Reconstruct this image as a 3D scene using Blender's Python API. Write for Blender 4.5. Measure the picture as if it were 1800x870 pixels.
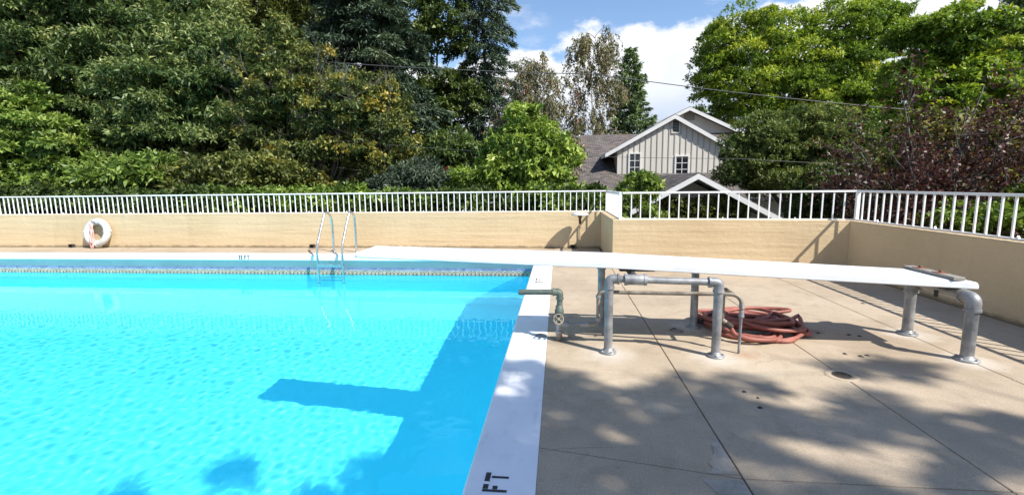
import bpy, math, random
import numpy as np
from mathutils import Vector, Matrix
for o in list(bpy.data.objects): bpy.data.objects.remove(o)
scene = bpy.context.scene
COL = scene.collection
PI = math.pi

# ------------------------------------------------------------------ camera
CAM_H = 1.35
F_PX, PITCH, YAW, ROLL = 813.83, 0.1353, -0.1011, -0.0120     # fitted lens and attitude
_f = Vector((math.sin(YAW)*math.cos(PITCH), math.cos(YAW)*math.cos(PITCH), -math.sin(PITCH)))
_r0 = Vector((math.cos(YAW), -math.sin(YAW), 0)); _u0 = _r0.cross(_f)
CR = _r0*math.cos(ROLL) + _u0*math.sin(ROLL); CU = -_r0*math.sin(ROLL) + _u0*math.cos(ROLL); CF = _f
cam_d = bpy.data.cameras.new('camera'); cam = bpy.data.objects.new('camera', cam_d); COL.objects.link(cam)
cam.matrix_world = Matrix(((CR.x, CU.x, -CF.x, 0), (CR.y, CU.y, -CF.y, 0), (CR.z, CU.z, -CF.z, CAM_H), (0, 0, 0, 1)))
cam_d.sensor_width = 36; cam_d.lens = 36*F_PX/1800; cam_d.clip_start = 0.05; cam_d.clip_end = 6000
scene.camera = cam

def at(px, py, Y):
    """a point of the real place at distance Y metres (world y), from a survey sight line"""
    d = CF + CR*((px-900)/F_PX) - CU*((py-435)/F_PX)
    t = Y/d.y
    return Vector((d.x*t, d.y*t, CAM_H + d.z*t))

# ------------------------------------------------------------------ light
SUN = Vector((0.79, -0.54, 1.0)).normalized()
SUN_EL = math.asin(SUN.z); SUN_AZ = math.atan2(SUN.x, SUN.y)      # clockwise from +y
sd = bpy.data.lights.new('sun', 'SUN'); sun = bpy.data.objects.new('sun', sd); COL.objects.link(sun)
sd.energy = 4.2; sd.angle = math.radians(0.53); sd.color = (1.0, 0.955, 0.88)
sun.rotation_euler = SUN.to_track_quat('Z', 'Y').to_euler(); sun.location = (8, -6, 12)
scene.view_settings.view_transform = 'Standard'; scene.view_settings.look = 'None'
scene.view_settings.gamma = 1.0; scene.view_settings.use_curve_mapping = False
scene.view_settings.exposure = 0.95
scene.render.engine = 'CYCLES'
cy = scene.cycles
cy.use_denoising = True
try: cy.denoiser = 'OPENIMAGEDENOISE'
except Exception: pass
cy.max_bounces = 12; cy.diffuse_bounces = 7; cy.glossy_bounces = 6; cy.transmission_bounces = 8; cy.transparent_max_bounces = 12
cy.sample_clamp_indirect = 6.0; cy.sample_clamp_direct = 0
cy.caustics_reflective = True; cy.caustics_refractive = True; cy.blur_glossy = 0.0

world = bpy.data.worlds.new("World"); scene.world = world; world.use_nodes = True
def build_world():
    nt = world.node_tree; nt.nodes.clear(); N = nt.nodes.new; Lk = nt.links.new
    out = N('ShaderNodeOutputWorld'); bg = N('ShaderNodeBackground'); bg.inputs['Strength'].default_value = 0.105
    sky = N('ShaderNodeTexSky'); sky.sky_type = 'NISHITA'; sky.sun_disc = False
    sky.sun_elevation = SUN_EL; sky.sun_rotation = SUN_AZ; sky.altitude = 150; sky.air_density = 1.0; sky.dust_density = 0.15; sky.ozone_density = 3.0
    tc = N('ShaderNodeTexCoord'); sep = N('ShaderNodeSeparateXYZ'); Lk(tc.outputs['Generated'], sep.inputs[0])
    def math_(op, a, b=None, clamp=False):
        m = N('ShaderNodeMath'); m.operation = op; m.use_clamp = clamp
        for i, v in enumerate((a, b)):
            if v is None: continue
            if isinstance(v, (int, float)): m.inputs[i].default_value = v
            else: Lk(v, m.inputs[i])
        return m.outputs[0]
    mp = N('ShaderNodeMapping'); Lk(tc.outputs['Generated'], mp.inputs['Vector'])
    mp.inputs['Location'].default_value = (3.1, 0.4, 0.0); mp.inputs['Scale'].default_value = (1, 1, 1.7)
    n1 = N('ShaderNodeTexNoise'); n1.inputs['Scale'].default_value = 3.6; n1.inputs['Detail'].default_value = 9; n1.inputs['Roughness'].default_value = 0.56
    Lk(mp.outputs[0], n1.inputs['Vector'])
    # cumulus bank low in the sky, thinning with height
    h = math_('MULTIPLY', sep.outputs['Z'], -3.4)
    a = math_('ADD', n1.outputs['Fac'], h)
    a = math_('ADD', a, 0.565)
    mr = N('ShaderNodeMapRange'); mr.inputs[1].default_value = 0.10; mr.inputs[2].default_value = 0.17; Lk(a, mr.inputs[0]); mr.interpolation_type = 'SMOOTHSTEP'
    # wisps
    mp2 = N('ShaderNodeMapping'); Lk(tc.outputs['Generated'], mp2.inputs['Vector']); mp2.inputs['Scale'].default_value = (1, 1, 2.6); mp2.inputs['Location'].default_value = (7.7, 2.0, 1.0)
    n2 = N('ShaderNodeTexNoise'); n2.inputs['Scale'].default_value = 4.5; n2.inputs['Detail'].default_value = 8; n2.inputs['Roughness'].default_value = 0.62
    Lk(mp2.outputs[0], n2.inputs['Vector'])
    mr2 = N('ShaderNodeMapRange'); mr2.inputs[1].default_value = 0.5; mr2.inputs[2].default_value = 0.72; Lk(n2.outputs['Fac'], mr2.inputs[0]); mr2.interpolation_type = 'SMOOTHSTEP'
    wis = math_('MULTIPLY', mr2.outputs[0], 0.55)
    cov = math_('MAXIMUM', mr.outputs[0], wis)
    # cloud tone: bright heads, blue-grey bodies
    n3 = N('ShaderNodeTexNoise'); n3.inputs['Scale'].default_value = 5.5; n3.inputs['Detail'].default_value = 6; n3.inputs['Roughness'].default_value = 0.5
    mp3 = N('ShaderNodeMapping'); Lk(tc.outputs['Generated'], mp3.inputs['Vector']); mp3.inputs['Location'].default_value = (1.3, 5.0, 0.13); mp3.inputs['Scale'].default_value = (1, 1, 1.6); Lk(mp3.outputs[0], n3.inputs['Vector'])
    tone = math_('ADD', math_('MULTIPLY', n3.outputs['Fac'], 0.9), math_('MULTIPLY', sep.outputs['Z'], 1.5))
    cr = N('ShaderNodeValToRGB'); Lk(tone, cr.inputs[0])
    cr.color_ramp.elements[0].position = 0.42; cr.color_ramp.elements[0].color = (3.0, 3.6, 4.6, 1)
    cr.color_ramp.elements[1].position = 0.86; cr.color_ramp.elements[1].color = (5.5, 5.6, 5.8, 1)
    mx = N('ShaderNodeMix'); mx.data_type = 'RGBA'; Lk(cov, mx.inputs['Factor']); Lk(sky.outputs[0], mx.inputs['A']); Lk(cr.outputs[0], mx.inputs['B'])
    Lk(mx.outputs['Result'], bg.inputs['Color']); Lk(bg.outputs[0], out.inputs[0])
build_world()

# ------------------------------------------------------------------ helpers
MATS = {}
class NT:
    def __init__(s, name):
        s.m = bpy.data.materials.new(name); s.m.use_nodes = True; s.t = s.m.node_tree
        s.t.nodes.clear(); s.out = s.n('ShaderNodeOutputMaterial'); MATS[name] = s.m
    def n(s, ty, **kw):
        nd = s.t.nodes.new(ty)
        for k, v in kw.items(): setattr(nd, k, v)
        return nd
    def l(s, a, b): s.t.links.new(a, b)
    def set(s, sock, v):
        if hasattr(v, 'links') or isinstance(v, bpy.types.NodeSocket): s.l(v, sock)
        else: sock.default_value = v
    def math(s, op, a, b=0.0, clamp=False):
        m = s.n('ShaderNodeMath', operation=op, use_clamp=clamp); s.set(m.inputs[0], a); s.set(m.inputs[1], b); return m.outputs[0]
    def obj(s, scale=(1, 1, 1), loc=(0, 0, 0)):
        g = s.n('ShaderNodeNewGeometry'); mp = s.n('ShaderNodeMapping'); s.l(g.outputs['Position'], mp.inputs[0])
        mp.inputs['Scale'].default_value = scale; mp.inputs['Location'].default_value = loc
        return mp.outputs[0]
    def noise(s, vec, scale, detail=4, rough=0.55, dist=0.0):
        n = s.n('ShaderNodeTexNoise'); s.l(vec, n.inputs['Vector']); n.inputs['Scale'].default_value = scale
        n.inputs['Detail'].default_value = detail; n.inputs['Roughness'].default_value = rough; n.inputs['Distortion'].default_value = dist
        return n.outputs['Fac']
    def ramp(s, fac, stops):
        r = s.n('ShaderNodeValToRGB'); s.l(fac, r.inputs[0]); e = r.color_ramp.elements
        while len(e) < len(stops): e.new(0.5)
        for i, (p, c) in enumerate(stops):
            e[i].position = p; e[i].color = (*c, 1) if len(c) == 3 else c
        return r.outputs[0]
    def rng(s, fac, a, b, c=0.0, d=1.0):
        m = s.n('ShaderNodeMapRange'); s.l(fac, m.inputs[0])
        for i, v in enumerate((a, b, c, d)): m.inputs[i+1].default_value = v
        return m.outputs[0]
    def mix(s, fac, a, b, mode='MIX'):
        m = s.n('ShaderNodeMix', data_type='RGBA', blend_type=mode)
        s.set(m.inputs['Factor'], fac)
        for k, v in (('A', a), ('B', b)):
            if isinstance(v, tuple): m.inputs[k].default_value = (*v, 1) if len(v) == 3 else v
            else: s.l(v, m.inputs[k])
        return m.outputs['Result']
    def bump(s, h, strength=0.3, dist=0.02):
        b = s.n('ShaderNodeBump'); s.l(h, b.inputs['Height']); b.inputs['Strength'].default_value = strength; b.inputs['Distance'].default_value = dist
        return b.outputs[0]
    def bsdf(s, col, rough=0.6, normal=None, metal=0.0, spec=0.5):
        p = s.n('ShaderNodeBsdfPrincipled')
        if isinstance(col, tuple): p.inputs['Base Color'].default_value = (*col, 1)
        else: s.l(col, p.inputs['Base Color'])
        s.set(p.inputs['Roughness'], rough); s.set(p.inputs['Metallic'], metal); p.inputs['Specular IOR Level'].default_value = spec
        if normal is not None: s.l(normal, p.inputs['Normal'])
        s.l(p.outputs[0], s.out.inputs[0]); return p

ORI = {}
def tag(o, label=None, cat=None, group=None, kind=None):
    if label: o['label'] = label
    if cat: o['category'] = cat
    if group: o['group'] = group
    if kind: o['kind'] = kind
    return o
def thing(name, loc, label, cat, group=None):
    o = bpy.data.objects.new(name, None); COL.objects.link(o); o.location = loc; o.empty_display_size = 0.2
    ORI[o.name] = Vector(loc); return tag(o, label, cat, group)
def group_empty(name, loc, kind='structure'):
    o = bpy.data.objects.new(name, None); COL.objects.link(o); o.location = loc; ORI[o.name] = Vector(loc); o['kind'] = kind; return o
def link_mesh(name, me, mats, parent=None, label=None, kind=None):
    o = bpy.data.objects.new(name, me); COL.objects.link(o)
    for m in (mats if isinstance(mats, (list, tuple)) else [mats]): me.materials.append(MATS[m])
    if parent is not None:
        o.parent = parent; org = ORI[parent.name]; ORI[o.name] = org
        me.transform(Matrix.Translation(-org))
    else: ORI[o.name] = Vector((0, 0, 0))
    if label: o['label'] = label
    if kind: o['kind'] = kind
    return o
def copy_part(o, parent, off=(0, 0, 0), rot=None):
    c = o.copy(); COL.objects.link(c); c.parent = parent; c.location = off
    if rot is not None: c.rotation_euler = rot
    return c

class MB:
    def __init__(s): s.v = []; s.f = []; s.mi = []; s.cur = 0; s.sm = []; s.smooth = False
    def add(s, vs, fs):
        b = len(s.v); s.v += [tuple(v) for v in vs]
        for f in fs: s.f.append([b+i for i in f]); s.mi.append(s.cur); s.sm.append(s.smooth)
    def box(s, a, b):
        (x0, y0, z0), (x1, y1, z1) = a, b
        s.add([(x0, y0, z0), (x1, y0, z0), (x1, y1, z0), (x0, y1, z0), (x0, y0, z1), (x1, y0, z1), (x1, y1, z1), (x0, y1, z1)],
              [(0, 3, 2, 1), (4, 5, 6, 7), (0, 1, 5, 4), (1, 2, 6, 5), (2, 3, 7, 6), (3, 0, 4, 7)])
    def obox(s, o, u, v, w):
        o, u, v, w = map(Vector, (o, u, v, w))
        p = [o, o+u, o+u+v, o+v, o+w, o+u+w, o+u+v+w, o+v+w]
        fs = [(0, 3, 2, 1), (4, 5, 6, 7), (0, 1, 5, 4), (1, 2, 6, 5), (2, 3, 7, 6), (3, 0, 4, 7)]
        if u.cross(v).dot(w) < 0: fs = [f[::-1] for f in fs]
        s.add(p, fs)
    def prism(s, poly, w):
        poly = [Vector(p) for p in poly]; w = Vector(w); n = len(poly)
        vs = poly + [p+w for p in poly]
        nrm = sum(((poly[i]-poly[0]).cross(poly[i+1]-poly[0]) for i in range(1, n-1)), Vector())
        fs = [tuple(range(n))[::-1], tuple(range(n, 2*n))] + [(i, (i+1) % n, n+(i+1) % n, n+i) for i in range(n)]
        if nrm.dot(w) < 0: fs = [f[::-1] for f in fs]
        s.add(vs, fs)
    def tube(s, path, r, seg=12, cap=True, closed=False):
        P = [Vector(p) for p in path]; n = len(P)
        R = r if isinstance(r, (list, tuple)) else [r]*n
        t0 = (P[1]-P[0]).normalized(); ref = Vector((0, 0, 1)) if abs(t0.z) < 0.9 else Vector((1, 0, 0))
        nrm = t0.cross(ref).normalized(); vs = []; prev = t0
        for i in range(n):
            if closed: t = (P[(i+1) % n]-P[i-1]).normalized()
            else: t = ((P[i]-P[i-1]).normalized() if i else Vector()) + ((P[i+1]-P[i]).normalized() if i < n-1 else Vector()); t = t.normalized()
            q = prev.rotation_difference(t); nrm = (q @ nrm).normalized(); prev = t; bn = t.cross(nrm)
            k = 1.0
            if 0 < i < n-1 and not closed:
                c = (P[i]-P[i-1]).normalized().dot(t); k = 1/max(c, 0.5)
            for j in range(seg):
                a = 2*PI*j/seg; vs.append(P[i] + (nrm*math.cos(a) + bn*math.sin(a))*R[i]*(k if False else 1))
        fs = []
        m = n if closed else n-1
        for i in range(m):
            a, b = i*seg, ((i+1) % n)*seg
            for j in range(seg): fs.append((a+j, a+(j+1) % seg, b+(j+1) % seg, b+j))
        sm = s.smooth; s.smooth = True; s.add(vs, fs); s.smooth = sm
        if cap and not closed:
            s.add([vs[j] for j in range(seg)], [tuple(range(seg))[::-1]]); s.add([vs[(n-1)*seg+j] for j in range(seg)], [tuple(range(seg))])
    def lathe(s, prof, center, axis=(0, 0, 1), seg=24):
        axis = Vector(axis).normalized(); ref = Vector((1, 0, 0)) if abs(axis.x) < 0.9 else Vector((0, 1, 0))
        u = axis.cross(ref).normalized(); v = axis.cross(u); c = Vector(center); vs = []; n = len(prof)
        for (r, h) in prof:
            for j in range(seg):
                a = 2*PI*j/seg; vs.append(c + axis*h + (u*math.cos(a)+v*math.sin(a))*max(r, 1e-4))
        fs = [(i*seg+j, i*seg+(j+1) % seg, (i+1)*seg+(j+1) % seg, (i+1)*seg+j) for i in range(n-1) for j in range(seg)]
        sm = s.smooth; s.smooth = True; s.add(vs, fs); s.smooth = sm
    def build(s, name, mats, parent=None, label=None, kind=None, bevel=0, auto=True):
        me = bpy.data.meshes.new(name); me.from_pydata(s.v, [], s.f)
        me.polygons.foreach_set('material_index', s.mi); me.polygons.foreach_set('use_smooth', s.sm)
        me.validate(); me.update()
        o = link_mesh(name, me, mats, parent, label, kind)
        if bevel:
            b = o.modifiers.new('bevel', 'BEVEL'); b.width = bevel; b.segments = 2; b.limit_method = 'ANGLE'; b.angle_limit = math.radians(40)
        return o
def bez(pts, rad, n=6):
    """round the corners of a polyline"""
    P = [Vector(p) for p in pts]; out = [P[0]]
    for i in range(1, len(P)-1):
        a = P[i] + (P[i-1]-P[i]).normalized()*min(rad, (P[i-1]-P[i]).length*0.49); b = P[i] + (P[i+1]-P[i]).normalized()*min(rad, (P[i+1]-P[i]).length*0.49)
        for k in range(n+1):
            t = k/n; out.append(a*(1-t)**2 + P[i]*2*t*(1-t) + b*t*t)
    out.append(P[-1]); return out

# ------------------------------------------------------------------ materials
def make_materials():
    m = NT('stucco'); g = m.obj(); st = m.obj((0.35, 0.35, 5.0))
    c = m.ramp(m.noise(g, 1.1, 5, 0.6), [(0.3, (0.545, 0.415, 0.25)), (0.7, (0.62, 0.48, 0.30))])
    line = m.noise(st, 2.2, 3, 0.5); c = m.mix(m.rng(line, 0.36, 0.3, 0, 0.13), c, (0.50, 0.375, 0.225))
    stain = m.noise(m.obj((2.5, 2.5, 0.35)), 1.4, 5, 0.6); c = m.mix(m.rng(stain, 0.56, 0.75, 0, 0.34), c, (0.40, 0.31, 0.195))
    spk = m.noise(g, 38, 2, 0.6); c = m.mix(m.rng(spk, 0.30, 0.22, 0, 0.35), c, (0.3, 0.22, 0.14))
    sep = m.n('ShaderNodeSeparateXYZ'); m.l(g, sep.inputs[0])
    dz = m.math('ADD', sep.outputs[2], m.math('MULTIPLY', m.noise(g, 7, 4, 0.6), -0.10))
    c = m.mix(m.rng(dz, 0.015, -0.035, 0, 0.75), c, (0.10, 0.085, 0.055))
    grn = m.noise(g, 60, 4, 0.75); c = m.mix(m.rng(grn, 0.5, 0.72, 0, 0.35), c, (0.36, 0.28, 0.17))
    h = m.math('ADD', m.math('MULTIPLY', line, 1.2), m.math('MULTIPLY', m.noise(g, 14, 6, 0.65), 0.6))
    m.bsdf(c, 0.85, m.bump(h, 0.55, 0.02), spec=0.2)

    m = NT('concrete'); g = m.obj(); b = m.noise(g, 0.9, 6, 0.6)
    c = m.ramp(b, [(0.28, (0.355, 0.283, 0.205)), (0.5, (0.445, 0.36, 0.265)), (0.75, (0.505, 0.415, 0.31))])
    st = m.noise(m.obj((1, 1, 1), (5, 3, 0)), 2.3, 8, 0.72, 0.5); c = m.mix(m.rng(st, 0.52, 0.72, 0, 0.55), c, (0.235, 0.185, 0.128))
    st2 = m.noise(m.obj((1, 1, 1), (1, 13, 0)), 6.5, 7, 0.72, 0.3); c = m.mix(m.rng(st2, 0.5, 0.68, 0, 0.38), c, (0.27, 0.215, 0.15))
    pale = m.noise(m.obj((1, 1, 1), (9, 1, 0)), 1.7, 7, 0.66, 0.8); c = m.mix(m.rng(pale, 0.56, 0.7, 0, 0.45), c, (0.55, 0.47, 0.365))
    fine = m.noise(g, 105, 4, 0.8); c = m.mix(m.rng(fine, 0.42, 0.66, 0.0, 0.5), c, (0.20, 0.155, 0.105)); c = m.mix(m.rng(fine, 0.40, 0.27, 0.0, 0.4), c, (0.60, 0.52, 0.42))
    spot = m.noise(g, 26, 2, 0.5); c = m.mix(m.rng(spot, 0.28, 0.2, 0, 0.7), c, (0.12, 0.095, 0.07))
    dis = m.n('ShaderNodeVectorMath', operation='ADD'); nv = m.n('ShaderNodeTexNoise'); m.l(g, nv.inputs['Vector']); nv.inputs['Scale'].default_value = 2.5; nv.inputs['Detail'].default_value = 6
    sc_ = m.n('ShaderNodeVectorMath', operation='SCALE'); m.l(nv.outputs['Color'], sc_.inputs[0]); sc_.inputs['Scale'].default_value = 0.22
    m.l(g, dis.inputs[0]); m.l(sc_.outputs[0], dis.inputs[1])
    vo = m.n('ShaderNodeTexVoronoi', feature='DISTANCE_TO_EDGE'); m.l(dis.outputs[0], vo.inputs['Vector']); vo.inputs['Scale'].default_value = 0.75
    crack = m.math('MULTIPLY', m.rng(vo.outputs['Distance'], 0.0035, 0.001, 0, 0.45), m.rng(m.noise(g, 0.7, 2), 0.52, 0.6, 0, 1))
    c = m.mix(crack, c, (0.10, 0.08, 0.06))
    def ring(px_, py_, r0, r1, col, amt, cc):
        d = m.n('ShaderNodeVectorMath', operation='DISTANCE'); m.l(g, d.inputs[0]); d.inputs[1].default_value = (px_, py_, 0)
        w = m.math('ADD', d.outputs['Value'], m.math('MULTIPLY', m.math('SUBTRACT', st2, 0.5), 0.28))
        return m.mix(m.rng(w, r1, r0, 0, amt), cc, col)
    for (px_, py_) in ((0.40, 3.62), (1.22, 3.58), (3.06, 3.64), (3.07, 4.26), (1.25, 4.36)): c = ring(px_, py_, 0.08, 0.24, (0.52, 0.47, 0.41), 0.7, c)
    c = ring(1.46, 3.66, 0.01, 0.13, (0.34, 0.16, 0.08), 0.5, c); c = ring(0.05, 3.92, 0.06, 0.2, (0.16, 0.13, 0.10), 0.6, c); c = ring(0.36, 4.08, 0.02, 0.16, (0.10, 0.085, 0.07), 0.6, c)
    for (px_, py_) in ((1.08, 4.26), (2.29, 4.30)): c = ring(px_, py_, 0.02, 0.10, (0.09, 0.075, 0.06), 0.6, c)
    m.bsdf(c, m.rng(b, 0.3, 0.7, 0.65, 0.85), m.bump(m.math('ADD', fine, m.math('MULTIPLY', st, 1.5)), 0.35, 0.006), spec=0.25)
    m = NT('joint'); m.bsdf((0.055, 0.046, 0.035), 0.95)
    m = NT('mortar'); g = m.obj(); c = m.ramp(m.noise(g, 9, 6, 0.7), [(0.35, (0.25, 0.21, 0.165)), (0.6, (0.38, 0.34, 0.29))]); m.bsdf(c, 0.9, m.bump(m.noise(g, 40, 4), 0.4, 0.01))

    m = NT('coping_paint'); g = m.obj(); n = m.noise(g, 2.0, 6, 0.62)
    c = m.ramp(n, [(0.3, (0.76, 0.77, 0.80)), (0.6, (0.85, 0.85, 0.86))])
    w = m.noise(m.obj((1, 1, 1), (2, 8, 0)), 5.5, 7, 0.7); c = m.mix(m.rng(w, 0.54, 0.74, 0, 0.5), c, (0.52, 0.52, 0.53)); w2 = m.noise(m.obj((3, 0.6, 1), (1, 2, 0)), 4, 6, 0.7); c = m.mix(m.rng(w2, 0.58, 0.72, 0, 0.45), c, (0.45, 0.44, 0.42))
    c = m.mix(m.rng(m.noise(g, 30, 2), 0.27, 0.22, 0, 0.7), c, (0.25, 0.25, 0.26))
    m.bsdf(c, 0.55, m.bump(m.noise(g, 70, 4, 0.6), 0.15, 0.004), spec=0.35)
    m = NT('gutter_paint'); g = m.obj(); c = m.ramp(m.noise(g, 1.6, 5, 0.6), [(0.3, (0.56, 0.49, 0.45)), (0.7, (0.66, 0.585, 0.53))]); m.bsdf(c, 0.6)
    m = NT('pool_plaster'); g = m.obj(); c = m.ramp(m.noise(g, 0.7, 5, 0.6), [(0.3, (0.50, 0.80, 0.925)), (0.7, (0.55, 0.84, 0.945))]); m.bsdf(c, 0.8, spec=0.1)
    m = NT('black_paint'); g = m.obj(); c = m.ramp(m.noise(g, 25, 5, 0.7), [(0.3, (0.012, 0.012, 0.014)), (0.8, (0.05, 0.05, 0.055))]); m.bsdf(c, 0.6)
    m = NT('white_metal'); g = m.obj(); n = m.noise(g, 6, 5, 0.6); c = m.ramp(n, [(0.3, (0.70, 0.70, 0.71)), (0.65, (0.78, 0.78, 0.79))])
    c = m.mix(m.rng(m.noise(g, 22, 4, 0.6), 0.68, 0.78, 0, 0.7), c, (0.30, 0.20, 0.13)); m.bsdf(c, 0.45, spec=0.4)
    m = NT('galvanised'); g = m.obj(); n = m.noise(g, 9, 6, 0.65); n2 = m.noise(m.obj((1, 1, .25), (3, 2, 1)), 16, 5, 0.7)
    c = m.ramp(n, [(0.3, (0.14, 0.145, 0.15)), (0.5, (0.25, 0.255, 0.26)), (0.72, (0.40, 0.40, 0.39))]); c = m.mix(m.rng(n2, 0.58, 0.72, 0, 0.6), c, (0.17, 0.16, 0.15))
    c = m.mix(m.rng(m.noise(m.obj((1, 1, 1), (7, 7, 7)), 7, 6, 0.7), 0.60, 0.72, 0, 0.55), c, (0.24, 0.12, 0.06))
    m.bsdf(c, m.rng(n, 0.3, 0.7, 0.35, 0.6), m.bump(m.noise(g, 90, 3), 0.15, 0.003), metal=0.35, spec=0.5)
    m = NT('old_pipe'); g = m.obj(); n = m.noise(g, 13, 6, 0.7); c = m.ramp(n, [(0.3, (0.12, 0.09, 0.065)), (0.5, (0.22, 0.19, 0.15)), (0.72, (0.34, 0.31, 0.26))])
    m.bsdf(c, 0.6, m.bump(m.noise(g, 90, 3), 0.2, 0.003), metal=0.25)
    m = NT('green_pipe'); g = m.obj(); n = m.noise(g, 11, 6, 0.7); c = m.ramp(n, [(0.3, (0.055, 0.07, 0.062)), (0.55, (0.11, 0.135, 0.115)), (0.78, (0.22, 0.22, 0.18))]); m.bsdf(c, 0.6, m.bump(n, 0.3, 0.004), metal=0.2)
    m = NT('rust'); g = m.obj(); c = m.ramp(m.noise(g, 30, 5, 0.7), [(0.3, (0.06, 0.035, 0.022)), (0.7, (0.20, 0.10, 0.055))]); m.bsdf(c, 0.9)
    m = NT('dark_iron'); g = m.obj(); c = m.ramp(m.noise(g, 30, 5, 0.7), [(0.3, (0.018, 0.016, 0.014)), (0.7, (0.06, 0.05, 0.04))]); m.bsdf(c, 0.8)
    m = NT('chrome'); g = m.obj(); m.bsdf((0.62, 0.62, 0.60), m.rng(m.noise(g, 10, 4), 0.3, 0.7, 0.18, 0.38), metal=1.0)
    m = NT('board_white'); g = m.obj(); n = m.noise(g, 3, 6, 0.6); c = m.ramp(n, [(0.3, (0.66, 0.68, 0.70)), (0.6, (0.72, 0.73, 0.74))])
    w = m.noise(m.obj((1, 3, 1), (4, 4, 0)), 2.2, 6, 0.65); c = m.mix(m.rng(w, 0.56, 0.74, 0, 0.55), c, (0.46, 0.50, 0.53)); gr = m.noise(g, 190, 3, 0.7); c = m.mix(m.rng(gr, 0.5, 0.7, 0, 0.35), c, (0.5, 0.51, 0.52)); m.bsdf(c, 0.5, m.bump(m.noise(g, 220, 2), 0.2, 0.002), spec=0.35)
    m = NT('grey_wood'); g = m.obj((14, 1.2, 14)); n = m.noise(g, 6, 6, 0.65); c = m.ramp(n, [(0.3, (0.14, 0.125, 0.105)), (0.55, (0.26, 0.24, 0.21)), (0.75, (0.36, 0.34, 0.30))]); m.bsdf(c, 0.9, m.bump(n, 0.5, 0.006))
    m = NT('red_rust'); g = m.obj(); c = m.ramp(m.noise(g, 30, 5, 0.7), [(0.3, (0.16, 0.05, 0.03)), (0.7, (0.32, 0.12, 0.07))]); m.bsdf(c, 0.85)
    m = NT('hose_rubber'); g = m.obj(); c = m.ramp(m.noise(g, 5, 5, 0.6), [(0.3, (0.20, 0.062, 0.045)), (0.7, (0.36, 0.13, 0.10))]); m.bsdf(c, 0.55, m.bump(m.noise(g, 60, 2), 0.1, 0.003), spec=0.4)
    m = NT('ring_plastic'); g = m.obj(); c = m.ramp(m.noise(g, 6, 5, 0.6), [(0.3, (0.46, 0.45, 0.43)), (0.7, (0.56, 0.555, 0.54))]); m.bsdf(c, 0.5)
    m = NT('ring_band'); m.bsdf((0.60, 0.60, 0.58), 0.5)
    m = NT('pink_rope'); g = m.obj(); c = m.ramp(m.noise(g, 45, 3, 0.6), [(0.42, (0.62, 0.20, 0.17)), (0.55, (0.75, 0.55, 0.50))]); m.bsdf(c, 0.85)
    m = NT('lamp_cap'); g = m.obj(); c = m.ramp(m.noise(g, 14, 5, 0.6), [(0.3, (0.46, 0.46, 0.46)), (0.7, (0.60, 0.60, 0.59))]); m.bsdf(c, 0.5)
    m = NT('lamp_post'); g = m.obj(); c = m.ramp(m.noise(g, 20, 5, 0.6), [(0.3, (0.34, 0.25, 0.15)), (0.7, (0.46, 0.34, 0.21))]); m.bsdf(c, 0.7)
    m = NT('tile'); a = m.n('ShaderNodeAttribute', attribute_name='Col'); m.bsdf(a.outputs['Color'], 0.25, spec=0.5)
    m = NT('grout'); m.bsdf((0.42, 0.42, 0.40), 0.9)

    # clear water surface: a real refracting interface
    m = NT('pool_water'); gl = m.n('ShaderNodeBsdfGlass'); gl.inputs['IOR'].default_value = 1.333; gl.inputs['Roughness'].default_value = 0.0
    gl.inputs['Color'].default_value = (0.43, 0.975, 1.0, 1); m.l(gl.outputs[0], m.out.inputs[0])
make_materials()

# ================================================================== THE POOL
PX0, PX1, PY0, PY1 = -15.0, -0.43, -3.5, 8.75       # edges of the coping over the water
WZ, FZ = -0.42, -2.55                               # water level, pool floor
IX1, IY1 = PX1+0.28, PY1+0.09                       # recessed pool wall
pool = group_empty('pool_basin', (PX1, PY1, 0))
mb = MB()
mb.add([(PX0, PY0, FZ), (IX1, PY0, FZ), (IX1, IY1, FZ), (PX0, IY1, FZ)], [(0, 1, 2, 3)])
floor_o = mb.build('pool_floor', 'pool_plaster', pool)
mb = MB()
mb.box((PX0-0.3, IY1, FZ-0.2), (IX1+0.3, IY1+0.1, -0.46)); mb.box((IX1, PY0, FZ-0.2), (IX1+0.1, IY1, -0.46))
mb.box((PX0-0.1, PY0, FZ-0.2), (PX0, IY1, -0.12)); mb.box((PX0, PY0-0.1, FZ-0.2), (IX1, PY0, -0.12))
walls_o = mb.build('pool_wall', 'pool_plaster', pool)
mb = MB(); mb.box((PX0-0.3, IY1+0.002, -0.46), (IX1+0.3, IY1+0.1, -0.115)); mb.box((IX1, PY0, -0.46), (IX1+0.1, IY1, -0.115))
mb.build('gutter_wall', 'gutter_paint', pool)
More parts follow.
